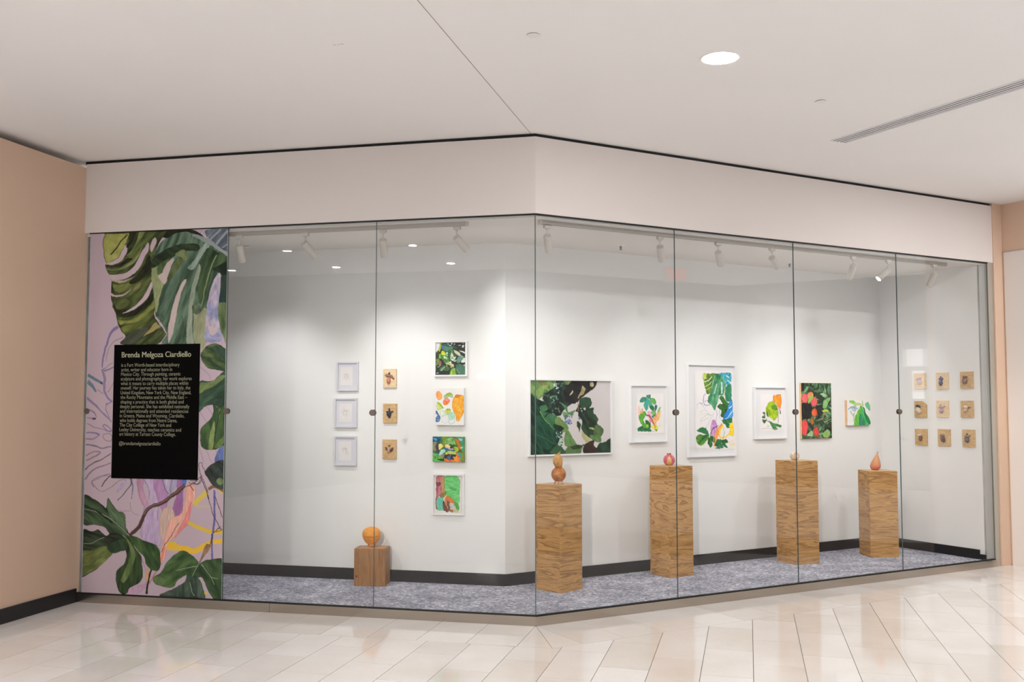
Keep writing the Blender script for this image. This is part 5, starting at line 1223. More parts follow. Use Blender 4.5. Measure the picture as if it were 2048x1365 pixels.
# tall monstera watercolour
e, r, P = water('framed_painting', [(1374.5,728.5),(1472.5,729.5),(1475,911.7),(1379,916.8)], 'tall white-framed watercolour of monstera leaves with yellow and blue washes', (1390, 742, 1471, 900), 91, 0.0135)
P.zoom(1360, 720, .1538)
for pts, a, b, an in (([(350,183),(500,183),(440,260),(410,330),(400,430),(350,442),(325,350),(310,270),(350,240)], (56,100,36), (120,156,60), .9), ([(300,183),(352,183),(342,240),(312,272),(298,240)], (190,204,74), (206,214,100), 1), ([(440,220),(500,188),(560,240),(602,300),(602,360),(560,462),(510,472),(492,560),(472,620),(450,664),(420,600),(368,560),(370,500),(400,430),(410,330)], (42,112,66), (110,180,140), 1.75),
    ([(500,183),(660,183),(662,285),(620,332),(560,240)], (36,140,164), (90,186,200), 2.2), ([(600,365),(662,318),(668,530),(600,532),(590,440)], (34,110,82), (60,150,110), 1.5), ([(512,490),(560,473),(587,520),(632,580),(642,640),(602,662),(582,745),(535,730),(540,660),(493,620),(510,580),(560,570)], (34,88,34), (70,126,50), 1), ([(585,650),(625,660),(620,748),(600,720)], (24,54,30), (40,80,40), 1.5),
    ([(640,560),(680,535),(684,740),(568,782),(580,720),(622,640)], (24,120,210), (90,176,226), 2.3), ([(548,800),(620,770),(672,758),(680,820),(640,830),(672,882),(620,894),(588,850)], (30,96,56), (60,134,76), .9), ([(408,845),(440,775),(490,860),(462,1005),(410,985)], (216,168,216), (186,120,190), 1.5), ([(490,885),(560,840),(505,985),(440,1140),(450,1000)], (246,170,100), (240,140,80), 2),
    ([(640,870),(692,808),(698,985),(640,960),(660,900)], (246,208,30), (250,220,70), .4), ([(222,915),(290,883),(342,910),(384,985),(300,962),(240,942)], (30,96,56), (50,130,70), .6), ([(213,1045),(230,990),(330,980),(384,1000),(300,1108),(230,1092)], (34,100,50), (110,160,50), 2.6), ([(380,1008),(422,1080),(402,1146),(368,1100)], (26,72,40), (60,120,50), 1.5), ([(398,990),(458,1020),(452,1082),(400,1040)], (34,90,46), (60,120,50), .9),
    ([(335,890),(350,895),(384,980),(350,940)], (60,120,80), (80,140,100), 1), ([(453,1105),(490,1038),(542,1040),(542,1080),(500,1122),(470,1124)], (34,92,50), (60,130,70), 2.5), ([(540,1050),(612,1043),(624,1080),(590,1082),(624,1152),(570,1122)], (28,84,44), (50,120,60), .9), ([(468,1152),(540,1088),(562,1152)], (40,110,70), (70,140,100), 1.5)):
    P.fill(pts, a, b, an, (12, 3), 1.9, edge=.1)
for pts, c, w in (([(312,292),(372,270),(412,222)], (226,230,200), 1.4), ([(325,352),(380,330),(412,282)], (210,220,150), 1.4), ([(340,400),(390,372),(412,340)], (190,206,110), 1.2), ([(478,312),(456,450)], (214,230,214), 1.8), ([(548,296),(540,450)], (196,222,238), 3.2), ([(435,260),(420,330)], (220,226,210), 1), ([(590,350),(575,470)], (190,200,120), 1.6), ([(560,230),(600,300),(600,360)], (150,200,210), 1.2), ([(600,200),(640,240)], (210,236,240), 1.6), ([(615,270),(660,300)], (220,240,244), 1.6), ([(640,640),(684,600)], (220,236,246), 1.6), ([(600,770),(684,680)], (210,232,246), 1.2),
    ([(342,440),(312,500),(320,592),(400,592)], (120,104,190), .9), ([(320,545),(360,530)], (130,110,190), .8), ([(225,640),(226,590),(262,565),(330,640)], (170,180,196), .6), ([(262,560),(300,580)], (90,160,170), 1), ([(262,690),(330,660),(380,720)], (176,182,190), .5), ([(265,730),(330,700),(400,740)], (176,182,190), .5), ([(262,800),(320,740),(420,720)], (176,182,190), .5), ([(270,845),(290,800),(380,760)], (170,176,186), .5), ([(350,890),(390,800),(440,700)], (176,182,196), .5), ([(480,640),(490,720),(470,800)], (130,110,200), .7), ([(520,650),(520,740),(550,800)], (160,150,210), .6), ([(500,850),(430,910),(395,985)], (84,56,60), 1.2),
    ([(565,850),(510,970),(560,1020),(640,975),(700,960)], (248,206,40), 2.4), ([(575,860),(575,960),(560,1030)], (110,100,90), .5), ([(440,1140),(450,1000)], (240,160,90), 1), ([(625,1082),(705,1042)], (246,214,120), .8), ([(650,1110),(715,1092)], (246,206,60), 1), ([(670,1140),(715,1100)], (246,214,120), .8), ([(215,1160),(560,1156)], (196,190,186), .5)):
    P.stroke(pts, c, w)
place_print(P, e, r, -0.0115, 'painting')
# lemon watercolour
e, r, P = water('framed_painting', [(1510.5,773.2),(1574.7,774.4),(1574.7,878),(1510.7,879)], 'white-framed watercolour of a yellow-green lemon with orange petals', (1521, 789, 1566, 862), 101)
P.zoom(1490, 750, .1318)
for pts, a, b in (([(428,318),(470,330),(500,316),(552,320),(552,482),(510,512),(470,432),(428,420)], (250,140,40), (246,170,60)), ([(328,480),(360,425),(420,413),(470,450),(502,520),(502,620),(450,692),(380,642),(328,600),(318,530)], (200,212,44), (140,180,30)), ([(410,480),(470,480),(500,540),(450,540),(410,520)], (70,130,30), (110,160,40)), ([(330,520),(370,540),(400,620),(350,600)], (120,160,30), (160,190,40)), ([(510,522),(546,500),(530,562)], (242,150,184), (246,180,200)),
    ([(358,700),(402,720),(542,760),(552,790),(470,790),(502,826),(430,826)], (40,110,60), (90,150,80)), ([(258,640),(300,610),(310,650),(270,660)], (70,104,60), (90,120,70)), ([(262,680),(310,672),(330,690),(290,745)], (60,92,54), (90,120,70)), ([(275,590),(300,570),(310,610)], (80,110,60), (80,110,60)), ([(330,610),(345,570),(360,640)], (80,110,60), (80,110,60)), ([(528,570),(548,552),(552,590),(532,610)], (80,110,80), (80,110,80))):
    P.fill(pts, a, b, 1.1, (5, 2.4), 1.8, edge=.12)
for pts, c, w in (([(505,560),(505,742)], (90,112,90), .8), ([(252,822),(562,823)], (176,178,170), .6), ([(330,780),(345,770),(350,795),(330,800)], (120,120,120), .4), ([(330,640),(335,700),(370,720)], (110,120,80), .8), ([(362,780),(380,800)], (120,120,120), .4)):
    P.stroke(pts, c, w)
place_print(P, e, r, -0.0115, 'painting')
# fruit painting on a pine-sided panel
e, r = canvas('canvas_painting', 'R', [(1601.8,766.9),(1661.4,766.5),(1664.3,877.3),(1604.4,877.7)], 'unframed painting of ripe red peaches among green leaves', 0.024, M['canvas_wood'])
P = Paint('R', 0.024, r, 120, (48, 62, 42), 111); P.zoom(1490, 750, .1318)
rnd = random.Random(8)
for k in range(230):
    x, y = rnd.uniform(850, 1320), rnd.uniform(125, 970); a = rnd.uniform(0, 3.14); l = rnd.uniform(22, 60); w_ = l * rnd.uniform(.25, .42); ca, sa = math.cos(a), math.sin(a)
    c = [(40,62,44),(96,146,96),(66,104,70),(140,188,130),(34,40,32),(84,122,90),(120,160,120)][rnd.randrange(7)]
    P.fill([(x - l * ca, y - l * sa), (x - w_ * sa, y + w_ * ca), (x + l * ca, y + l * sa), (x + w_ * sa, y - w_ * ca)], c, tuple(v * .7 for v in c), a, (6, 2), 1.5)
for pts, a, b in (([(860,445),(1000,440),(1015,640),(930,670),(865,650)], (22,18,18), (44,46,40)), ([(1085,470),(1190,480),(1170,620),(1100,600)], (26,24,22), (50,56,46)), ([(850,130),(900,130),(880,230),(850,240)], (24,22,22), (40,40,36)), ([(1180,500),(1200,385),(1295,345),(1255,450),(1220,510)], (150,196,122), (120,170,100)), ([(1185,935),(1230,828),(1296,868),(1262,955)], (156,194,106), (130,170,90)), ([(1165,545),(1250,528),(1265,562),(1200,560)], (200,216,84), (180,200,80)), ([(1145,300),(1200,280),(1240,310),(1180,335)], (176,210,160), (150,190,140)), ([(890,290),(930,190),(965,200),(930,270)], (140,186,120), (110,160,100)), ([(945,910),(1030,850),(1030,920),(980,935)], (170,204,150), (140,180,120))):
    P.fill(pts, a, b, 1, (8, 3), 1.6)
for c, rr_, a, b in (((910,355),(48,66),(236,92,116),(240,120,110)), ((996,322),(50,60),(236,116,86),(240,160,96)), ((1050,420),(50,72),(240,96,104),(236,120,90)), ((1057,575),(41,60),(226,78,50),(240,130,60)), ((908,805),(54,124),(236,76,96),(230,90,60)), ((1082,862),(44,78),(226,66,70),(210,80,60)), ((1020,710),(32,58),(196,104,50),(150,110,50))):
    P.dot(c, rr_, a, b, edge=.15)
P.fill([(965,360),(1010,310),(1040,340),(990,420),(960,440)], (190,196,100), (150,180,90)); P.stroke([(1222,565),(1168,692)], (176,116,82), 1.6); P.stroke([(1090,940),(1180,965)], (180,120,90), 1.2); P.stroke([(1200,720),(1310,680)], (190,180,110), 1.2); P.stroke([(860,422),(950,418)], (230,110,90), 1.4)
place_print(P, e, r, -0.024, 'painting')
# small green pepper canvas
e, r = canvas('canvas_painting', 'R', [(1694.2,801.6),(1740.2,801.2),(1741,851),(1695,851.6)], 'small square canvas of green peppers on white', 0.032, M['canvas_wood'])
P = Paint('R', 0.032, r, 100, (236, 233, 230), 121); P.zoom(1490, 750, .1318)
for pts, a, b in (([(1768,465),(1832,580),(1902,720),(1884,764),(1820,774),(1725,770),(1700,610),(1738,520)], (40,160,80), (110,204,120)), ([(1800,500),(1850,600),(1905,730),(1870,740),(1820,640)], (20,116,62), (40,150,80)), ([(1678,630),(1720,540),(1765,490),(1740,650),(1720,775),(1660,775)], (84,176,54), (130,200,80)), ([(1730,660),(1760,600),(1830,760),(1740,770)], (26,110,90), (60,160,110)), ([(1575,400),(1650,393),(1692,440),(1620,445)], (120,200,84), (160,214,100)), ([(1650,440),(1740,430),(1770,450),(1680,470)], (190,214,130), (200,220,150)), ([(1822,440),(1872,418),(1905,545),(1850,505)], (76,176,106), (130,206,150)), ([(1600,500),(1680,470),(1700,540),(1640,560)], (176,196,210), (206,216,220)), ([(1640,600),(1665,590),(1655,720)], (170,200,110), (190,210,140))):
    P.fill(pts, a, b, 1.1, (8, 2), 1.9, edge=.08)
for pts, c, w in (([(1785,398),(1786,480)], (180,186,120), 2.6), ([(1565,520),(1640,500),(1720,520)], (120,150,180), 1.4), ([(1600,560),(1650,640)], (150,170,190), 1.4), ([(1660,480),(1672,580)], (110,130,120), 1), ([(1790,490),(1840,600)], (30,70,60), 1.4)):
    P.stroke(pts, c, w)
place_print(P, e, r, -0.032, 'painting')

# ================================================================== WOODEN PLAQUES WITH CERAMIC FIGURES
def wood(name, light, dark, seed, sc=(3, 3, 26)):
    return ply_mat(name, light, dark, seed, sc[2], sc[0])
LIGHTW, MIDW = ((0.86, 0.66, 0.43), (0.76, 0.51, 0.28)), ((0.70, 0.47, 0.235), (0.54, 0.32, 0.13))
CER = {
    'rust': ((0.50, 0.16, 0.07), (0.68, 0.34, 0.17), (0.58, 0.22, 0.16)), 'plum': ((0.20, 0.10, 0.10), (0.42, 0.27, 0.32), (0.26, 0.13, 0.07)),
    'ink': ((0.020, 0.022, 0.045), (0.12, 0.11, 0.15), (0.03, 0.03, 0.06)), 'navy': ((0.05, 0.06, 0.16), (0.14, 0.16, 0.30), (0.07, 0.08, 0.20)),
    'brown': ((0.14, 0.07, 0.045), (0.34, 0.19, 0.12), (0.21, 0.11, 0.08)), 'dark': ((0.05, 0.03, 0.03), (0.17, 0.10, 0.09), (0.10, 0.05, 0.05)),
    'cream': ((0.62, 0.48, 0.36), (0.78, 0.66, 0.54), (0.70, 0.56, 0.46)), 'mauve': ((0.30, 0.20, 0.24), (0.56, 0.42, 0.45), (0.42, 0.29, 0.33)), 'tan': ((0.44, 0.26, 0.14), (0.66, 0.45, 0.30), (0.50, 0.30, 0.20)), 'rose': ((0.55, 0.38, 0.36), (0.72, 0.56, 0.52), (0.62, 0.45, 0.44)),
}
CM = {k: ceramic_mat('ceramic_' + k, *v, scale=55.0) for k, v in CER.items()}
PLQ = []
def plaque(wall, c4, label, wset, group, parts, seed, chip=None):
    dep = 0.018
    r = rect_from(wall, c4, dep); e = art_root('ceramic_plaque', wall, r, label, 'plaque', group); w, h = r[1] - r[0], r[3] - r[2]
    mb = MB()
    if chip:                                   # a board with one corner sawn off
        pts = [(-w / 2, 0), (w / 2, 0), (w / 2, h * .78), (w * .14, h), (-w / 2, h)]
        n = len(pts); mb.v = [(x, -dep, z) for x, z in pts] + [(x, -0.001, z) for x, z in pts]
        mb.f = [tuple(range(n)), tuple(reversed(range(n, 2 * n)))] + [(i, i + n, (i + 1) % n + n, (i + 1) % n) for i in range(n)]
    else: mb.box(-w / 2, w / 2, -dep, -0.001, 0, h)
    mb.build('board', wood('plaque_board_%d' % seed, *wset, seed, (6, 6, 22)), e)
    for pn, cm, blobs in parts:
        b = MB()
        for k, (x, z, rx, rz, rot) in enumerate(blobs):
            ry = min(rx, rz) * w * 0.85
            b.blob((x * w, -dep - ry * 0.55, z * h), (rx * w, ry, rz * w), rot, 14, 9, 0.10, seed * 7 + k)
        b.build(pn, CM[cm], e, smooth=True)
def box4(x0, y0, x1, y1, s=0.0): return [(x0, y0), (x1, y0), (x1 + s, y1), (x0 + s, y1)]
G3, G9 = 'wooden plaques on the left gallery wall', 'wooden plaques on the end wall'
plaque('L', box4(766.3,738.5,792.2,776), 'pale wood plaque with a rust ceramic pod and drooping arm, above two others', LIGHTW, G3, [
    ('ceramic_pod', 'rust', [(-.06,.40,.15,.22,0.05),(-.05,.30,.10,.16,0)]), ('ceramic_arms', 'plum', [(-.17,.66,.17,.10,.35),(.02,.62,.15,.11,0),(.16,.62,.12,.08,.5),(.27,.52,.07,.15,-.6)]), ('ceramic_cap', 'dark', [(-.03,.76,.08,.07,0),(-.02,.80,.04,.06,.3)])], 1)
plaque('L', box4(766,808,793,846.6), 'wood plaque with a black spiked ceramic pod, between two others', MIDW, G3, [
    ('ceramic_pod', 'ink', [(-.04,.52,.17,.15,0),(-.08,.42,.13,.11,.3),(.02,.42,.10,.12,0),(0,.34,.09,.12,0)]), ('ceramic_arms', 'ink', [(-.16,.57,.12,.06,.4),(-.03,.57,.14,.07,0),(.15,.58,.14,.06,-.3)]), ('ceramic_cap', 'ink', [(-.03,.68,.06,.13,0)])], 2)
plaque('L', box4(765,879.8,792,918.8), 'wood plaque with a brown ceramic pod lifting two short arms, below two others', MIDW, G3, [
    ('ceramic_pod', 'tan', [(0,.53,.15,.12,0),(-.02,.42,.12,.14,0)]), ('ceramic_arms', 'dark', [(-.19,.52,.06,.16,-.6),(.20,.50,.08,.16,.7),(.1,.42,.16,.07,-.2)]), ('ceramic_cap', 'brown', [(-.01,.68,.08,.06,0)])], 3)
NINE = [
    (box4(1826.8,747,1850,778,1.2), 'plaque with a pale rose two-part ceramic, top row in the corner end', LIGHTW, [('ceramic_pod', 'rose', [(0,.36,.24,.09,0),(.02,.46,.16,.10,0)]), ('ceramic_cap', 'mauve', [(-.06,.60,.22,.09,.2),(.05,.66,.14,.09,-.3)])], None),
    (box4(1871.7,746,1895.3,778.5,.8), 'plaque with a dark navy crowned ceramic', LIGHTW, [('ceramic_pod', 'navy', [(-.06,.40,.15,.24,0),(-.06,.34,.15,.12,0)]), ('ceramic_cap', 'navy', [(-.06,.62,.20,.09,0),(-.06,.72,.06,.09,0),(-.19,.64,.05,.07,.3),(.08,.64,.05,.07,-.3)])], None),
    (box4(1919.4,743.8,1944.6,777.6,1.6), 'plaque with a brown pineapple-shaped ceramic', MIDW, [('ceramic_pod', 'brown', [(-.08,.44,.19,.24,0),(-.08,.34,.13,.12,0)]), ('ceramic_cap', 'dark', [(-.08,.68,.05,.10,0),(-.19,.66,.05,.10,-.6),(.03,.66,.05,.10,.6)])], None),
    (box4(1828,802.8,1851.5,835.8,1.5), 'plaque with a sawn-off corner and a white ceramic under a black cap', MIDW, [('ceramic_pod', 'cream', [(-.12,.48,.18,.18,.2),(-.02,.38,.15,.16,0)]), ('ceramic_cap', 'ink', [(-.14,.68,.20,.10,.2),(-.26,.70,.09,.05,.6)])], True),
    (box4(1872,801.8,1896,835,1), 'plaque with a mauve ceramic in two tiers, centre of the nine', LIGHTW, [('ceramic_pod', 'mauve', [(-.04,.36,.16,.15,0),(-.04,.42,.17,.10,0)]), ('ceramic_cap', 'mauve', [(-.03,.60,.22,.08,0),(-.12,.72,.05,.09,.2),(.15,.64,.12,.05,-.4)])], None),
    (box4(1920.5,802,1945.3,836,1.4), 'plaque with a cream ceramic whose beak points to the glass', MIDW, [('ceramic_pod', 'tan', [(-.08,.42,.18,.16,0),(-.06,.52,.15,.12,0)]), ('ceramic_cap', 'cream', [(-.06,.64,.18,.10,0)]), ('ceramic_beak', 'dark', [(.17,.58,.16,.05,-.2)])], None),
    (box4(1829,858.5,1852.5,891,2), 'plaque with a small cream-topped brown ceramic', MIDW, [('ceramic_pod', 'brown', [(0,.38,.13,.14,0),(.02,.50,.12,.13,0)]), ('ceramic_cap', 'cream', [(-.10,.60,.13,.09,.3),(.02,.64,.09,.08,0),(-.22,.56,.06,.06,0)])], None),
    (box4(1874.6,859,1898.8,893,1.8), 'plaque with a dark ceramic pod and one raised side arm', MIDW, [('ceramic_pod', 'dark', [(-.03,.44,.17,.22,.1),(.02,.36,.13,.18,0)]), ('ceramic_cap', 'brown', [(-.05,.62,.17,.09,0),(-.22,.64,.12,.05,-.5)])], None),
    (box4(1923.6,860,1948,895,2), 'plaque with a dark capped ceramic pod spreading two arms', MIDW, [('ceramic_pod', 'dark', [(-.06,.44,.18,.22,0),(-.04,.36,.14,.14,0)]), ('ceramic_arms', 'brown', [(-.19,.62,.12,.05,.2),(.08,.62,.16,.06,-.35)]), ('ceramic_cap', 'ink', [(-.08,.74,.09,.06,0)])], None)]
for k, (c4, lab, ws, parts, chip) in enumerate(NINE): plaque('E', c4, lab, ws, G9, parts, 10 + k, chip)

# ================================================================== PLINTHS AND SCULPTURES
def plinth(B, A, Cc, sx, sy, h, label, mat, top_mat, grp, vertical=False):
    """B front corner, A the corner to its left, Cc the corner to its right (plan points); sides sx along B-Cc, sy along B-A"""
    B, A, Cc = map(np.array, (B, A, Cc))
    u = (Cc - B) / np.linalg.norm(Cc - B); v = (A - B) / np.linalg.norm(A - B)
    ang = (math.atan2(u[1], u[0]) + math.atan2(v[1], v[0]) - math.pi / 2) / 2
    u, v = np.array([math.cos(ang), math.sin(ang)]), np.array([-math.sin(ang), math.cos(ang)])
    c = B + u * sx / 2 + v * sy / 2
    e = empty('display_plinth', (c[0], c[1], ZCARP), ang); tag(e, label, 'plinth', grp)
    t = 0.018; X, Y = sx / 2, sy / 2
    for (x0, x1, y0, y1) in ((-X, X, -Y, -Y + t), (-X, X, Y - t, Y), (-X, -X + t, -Y + t, Y - t), (X - t, X, -Y + t, Y - t)):
        MB().box(x0, x1, y0, y1, 0, h).build('side_panel', mat, e, bevel=0.0012)
    MB().box(-X + t, X - t, -Y + t, Y - t, h - t, h).build('top_panel', top_mat, e, bevel=0.0008)
    return e
PG = 'plywood display plinths'
cedar = ply_mat('cedar_board', (0.39, 0.180, 0.055), (0.27, 0.110, 0.030), 4.0, 0.9, 9.0)
tops = ply_mat('plywood_top', (0.74, 0.50, 0.28), (0.62, 0.39, 0.19), 2.0, 3.0, 3.0)
def plinth0():
    A, B = np.array([-1.28, 8.161]), np.array([-1.024, 8.135]); u = (B - A) / np.linalg.norm(B - A); ang = math.atan2(u[1], u[0]); v = np.array([-u[1], u[0]])
    w, d, h = 0.256, 0.185, 0.300; c = A + u * w / 2 + v * d / 2
    e = empty('display_plinth', (c[0], c[1], ZCARP), ang); tag(e, 'short reddish wooden block plinth under the orange pot', 'plinth', PG)
    t = 0.02; X, Y = w / 2, d / 2
    for (x0, x1, y0, y1) in ((-X, X, -Y, -Y + t), (-X, X, Y - t, Y), (-X, -X + t, -Y + t, Y - t), (X - t, X, -Y + t, Y - t)):
        MB().box(x0, x1, y0, y1, 0, h).build('side_panel', cedar, e, bevel=0.0015)
    MB().box(-X + t, X - t, -Y + t, Y - t, h - t, h).build('top_panel', ply_mat('cedar_top', (0.62, 0.33, 0.13), (0.50, 0.24, 0.08), 5.0, 3.0, 5.0), e, bevel=0.0015)
    MB().ring([(0, -.0004), (.010, -.0004), (.010, .002), (0, .002)], 14, Matrix.Translation((-X + .02, -Y, 0.078)) @ Matrix.Rotation(math.pi / 2, 4, 'X') @ Matrix.Diagonal((.8, 1.2, -1, 1))).build('knot', plain('wood_knot', (0.12, 0.035, 0.012), 0.6), e)
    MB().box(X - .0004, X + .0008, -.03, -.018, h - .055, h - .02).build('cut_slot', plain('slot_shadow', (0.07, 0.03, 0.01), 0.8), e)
    return e, c, h
p0, c0, h0 = plinth0()
P1 = plinth((.384,7.846),(.191,8.011),(.565,8.032),.262,.262,.833,'plywood plinth nearest the glass corner, under the double gourd',ply_mat('plywood_one', PLY_L, PLY_D, 1.3, 13.0, 1.1),tops,PG)
P2 = plinth((1.343,8.527),(1.198,8.735),(1.565,8.661),.262,.260,.936,'tall plywood plinth under the pink pomegranate',ply_mat('plywood_two', PLY_L, PLY_D, 6.1, 11.0, 1.6),tops,PG)
P3 = plinth((2.607,9.193),(2.482,9.444),(2.842,9.314),.266,.275,.942,'tall plywood plinth under the small speckled cream globe',ply_mat('plywood_three', PLY_L, PLY_D, 11.7, 14.0, 1.3),tops,PG)
P4 = plinth((3.43,9.624),(3.401,9.839),(3.708,9.624),.279,.262,.822,'plywood plinth nearest the end wall, under the pear form',ply_mat('plywood_four', PLY_L, PLY_D, 17.2, 12.0, 1.3),tops,PG)

def at_top(u, v, z): q = on_z(u, v, z); return (q[0], q[1], z)
SGRP = 'ceramic sculptures on the plinths'
# orange pot on three legs
loc = at_top(742.8, 1094.2, ZCARP + h0)
e = empty('ceramic_pot', loc); tag(e, 'bright orange round ceramic pot on stubby legs', 'sculpture', SGRP)
om = ceramic_mat('orange_glaze', (0.74, 0.25, 0.012), (0.82, 0.36, 0.03), (0.78, 0.30, 0.015), 40.0, 0.6)
k = .000885
prof = [(0, 23*k), (30*k, 24*k), (48*k, 34*k), (64*k, 54*k), (78*k, 80*k), (83*k, 92*k)]
MB().ring(prof + [(83*k, 94*k), (0, 94*k)], 40).build('bowl', om, e, smooth=True)
MB().ring([(0, 94.5*k), (82*k, 94.5*k), (85*k, 108*k), (85*k, 128*k), (78*k, 148*k), (62*k, 166*k), (40*k, 178*k), (16*k, 184*k), (0, 185*k)], 40).build('lid', om, e, smooth=True)
for a in (-100, 20, 150):
    ca, sa = math.cos(math.radians(a)), math.sin(math.radians(a))
    MB().tube([(28*k*ca, 28*k*sa, 34*k), (34*k*ca, 34*k*sa, 14*k), (36*k*ca, 36*k*sa, 0.0015)], [13*k, 8*k, 5*k], 10).build('leg', om, e, smooth=True)
# double gourd
loc = at_top(1117.3, 969.6, ZCARP + .833); k = .000251
e = empty('ceramic_gourd', loc); tag(e, 'brown double gourd sculpture standing on short legs', 'sculpture', SGRP)
g1 = ceramic_mat('gourd_brown', (0.30, 0.085, 0.015), (0.56, 0.25, 0.085), (0.42, 0.14, 0.03), 22.0, 0.35)
g2 = ceramic_mat('gourd_ochre', (0.46, 0.20, 0.05), (0.62, 0.36, 0.13), (0.55, 0.28, 0.09), 30.0, 0.6)
MB().ring([(0, 85*k), (60*k, 90*k), (130*k, 115*k), (190*k, 175*k), (228*k, 255*k), (236*k, 330*k), (222*k, 410*k), (180*k, 480*k), (130*k, 520*k), (106*k, 540*k), (0, 541*k)], 40).build('lower_body', g1, e, smooth=True)
up = MB().ring([(0, 541.5*k), (104*k, 541.5*k), (122*k, 580*k), (148*k, 650*k), (158*k, 735*k), (152*k, 800*k), (128*k, 870*k), (88*k, 925*k), (48*k, 955*k), (0, 962*k)], 40)
up.v = [(x - (26*k) * min(1, max(0, (z - 541*k) / (150*k))), y, z) for x, y, z in up.v]
up.build('upper_body', g2, e, smooth=True)
MB().tube([(-4*k, 0, 945*k), (22*k, 0, 985*k), (36*k, 0, 1005*k), (48*k, 0, 1050*k)], [46*k, 34*k, 14*k, 9*k], 12).build('stem', g2, e, smooth=True)
for a in (-160, -20, 95, -100):
    ca, sa = math.cos(math.radians(a)), math.sin(math.radians(a))
    MB().tube([(105*k*ca, 105*k*sa, 130*k), (125*k*ca, 125*k*sa, 60*k), (150*k*ca, 150*k*sa, 3*k)], [26*k, 20*k, 13*k], 10).build('leg', g2, e, smooth=True)
# pomegranate
loc = at_top(1338.3, 931.4, ZCARP + .936); k = .000160
e = empty('ceramic_pomegranate', loc); tag(e, 'pink ceramic pomegranate with an ochre wedge and ragged crown', 'sculpture', SGRP)
pm = ceramic_mat('pomegranate_pink', (0.50, 0.055, 0.085), (0.72, 0.30, 0.34), (0.60, 0.13, 0.16), 32.0, 0.35)
pw_ = ceramic_mat('pomegranate_ochre', (0.62, 0.32, 0.09), (0.70, 0.45, 0.22), None, 30.0, 0.5)
prof = [(0, 0.0), (130*k, 4*k), (210*k, 50*k), (285*k, 130*k), (318*k, 230*k), (316*k, 320*k), (286*k, 430*k), (225*k, 515*k), (140*k, 575*k), (70*k, 600*k), (0, 605*k)]
MB().ring(prof, 36).build('body', pm, e, smooth=True)
wv, wf = MB(), []
rows = [(r_ * 1.012, z_) for r_, z_ in prof[1:9]]
for i, (r_, z_) in enumerate(rows):
    hw = 0.62 * (1 - i / 7.6)
    for j in range(7):
        a = -math.pi / 2 - 0.10 + hw * (j / 3 - 1); wv.v.append((r_ * math.cos(a), r_ * math.sin(a), z_))
for i in range(len(rows) - 1):
    for j in range(6): wv.f.append((i*7+j, i*7+j+1, (i+1)*7+j+1, (i+1)*7+j))
wv.build('wedge', pw_, e, smooth=True)
cr = MB()
for j in range(6):
    a = j * math.pi / 3
    cr.tube([(60*k*math.cos(a), 60*k*math.sin(a), 585*k), (90*k*math.cos(a), 90*k*math.sin(a), 625*k), (110*k*math.cos(a), 110*k*math.sin(a), (650 + 25*(j % 2))*k)], [34*k, 26*k, 8*k], 8)
cr.build('crown', ceramic_mat('pomegranate_crown', (0.22, 0.01, 0.015), (0.50, 0.10, 0.09), None, 40.0, 0.5), e, smooth=True)
# speckled globe
loc = at_top(1589.6, 921.4, ZCARP + .942); k = .000138
e = empty('ceramic_globe', loc); tag(e, 'small speckled cream ceramic globe with one dark hole', 'sculpture', SGRP)
MB().ring([(0, 0)] + [(315*k*math.sin(math.pi*i/14), 300*k - 300*k*math.cos(math.pi*i/14)) for i in range(2, 14)] + [(0, 600*k)], 32).build('body', ceramic_mat('globe_cream', (0.50, 0.32, 0.19), (0.80, 0.74, 0.68), (0.70, 0.55, 0.42), 28.0, 0.45), e, smooth=True)
hd = Vector((-0.16, -0.82, 0.40)).normalized(); hp = Vector((0, 0, 300*k)) + hd * (303*k); hm = Matrix.Translation(hp) @ hd.to_track_quat('Z', 'Y').to_matrix().to_4x4()
MB().ring([(0, 2*k), (46*k, 2*k), (56*k, 8*k), (66*k, 2*k), (66*k, -20*k), (0, -20*k)], 20, hm).build('hole_rim', plain('globe_hole', (0.02, 0.012, 0.010), 0.7), e)
sp_ = MB()
for a in range(9):
    q = hm @ Vector((110*k*math.cos(a*.7), 110*k*math.sin(a*.7), -14*k)); sp_.blob(tuple(q), (16*k, 16*k, 16*k), 0, 8, 6)
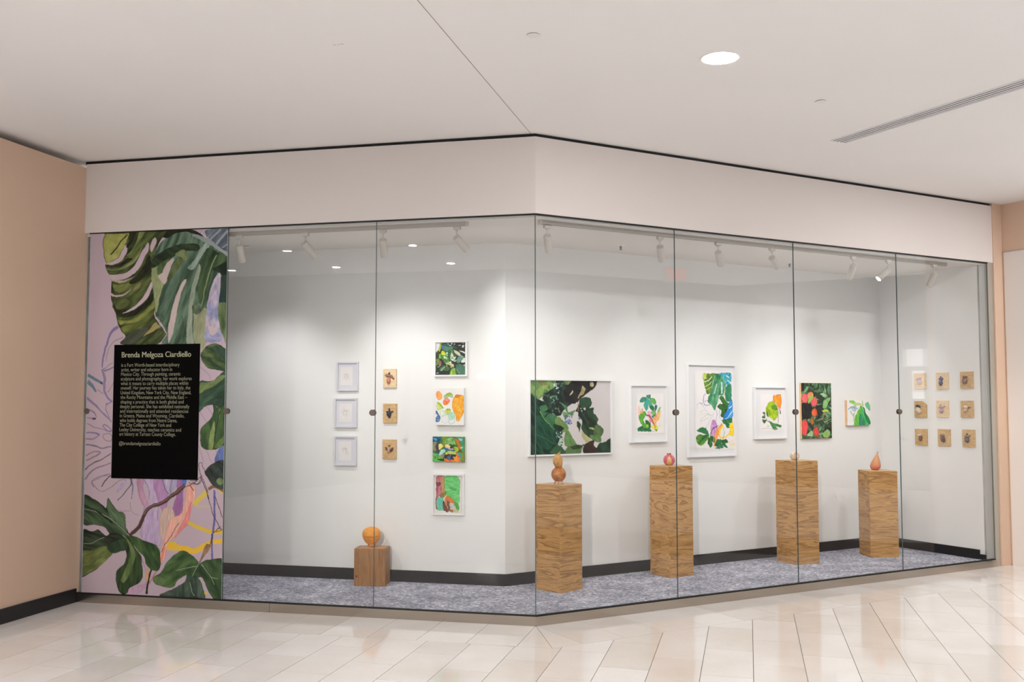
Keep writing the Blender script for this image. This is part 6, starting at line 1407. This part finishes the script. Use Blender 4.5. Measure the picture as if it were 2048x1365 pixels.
sp_.build('speckles', plain('globe_speckle', (0.32, 0.28, 0.27), 0.6), e, smooth=True)
# pear
loc = at_top(1750.4, 940.6, ZCARP + .822); k = .00097
e = empty('ceramic_pear', loc); tag(e, 'pinkish red pear-shaped ceramic with a leaning tip', 'sculpture', SGRP)
pr = MB().ring([(0, 0), (26*k, 1*k), (42*k, 12*k), (51*k, 30*k), (52*k, 44*k), (47*k, 66*k), (38*k, 92*k), (28*k, 116*k), (18*k, 136*k), (11*k, 152*k), (7*k, 168*k), (6*k, 176*k), (0, 178*k)], 36)
pr.v = [(x + 28*k * (z / (178*k)) ** 1.6, y, z) for x, y, z in pr.v]
m, nt, pp = new_mat('pear_glaze')
tc = nd(nt, 'ShaderNodeTexCoord'); sx_ = nd(nt, 'ShaderNodeSeparateXYZ'); nt.links.new(tc.outputs['Object'], sx_.inputs[0])
nn = nd(nt, 'ShaderNodeTexNoise', Scale=22.0, Detail=4.0); nt.links.new(tc.outputs['Object'], nn.inputs['Vector'])
mr_ = nd(nt, 'ShaderNodeMapRange'); mr_.inputs['From Max'].default_value = 0.12; nt.links.new(sx_.outputs['Z'], mr_.inputs['Value'])
ad_ = nd(nt, 'ShaderNodeMath', operation='MULTIPLY_ADD'); ad_.inputs[1].default_value = 0.5; nt.links.new(nn.outputs['Fac'], ad_.inputs[0]); nt.links.new(mr_.outputs[0], ad_.inputs[2])
rp = nd(nt, 'ShaderNodeValToRGB'); rp.color_ramp.elements[0].position = .25; rp.color_ramp.elements[0].color = (0.58, 0.14, 0.10, 1); rp.color_ramp.elements[1].position = 1.0; rp.color_ramp.elements[1].color = (0.60, 0.28, 0.13, 1)
nt.links.new(ad_.outputs[0], rp.inputs['Fac']); nt.links.new(rp.outputs[0], pp.inputs['Base Color']); pp.inputs['Roughness'].default_value = 0.55
pr.build('body', m, e, smooth=True)
MB().tube([(27*k, 0, 172*k), (29*k, 0, 180*k), (32*k, 0, 184*k)], [5.5*k, 5*k, 3*k], 8).build('stem', plain('pear_stem', (0.20, 0.05, 0.03), 0.7), e, smooth=True)
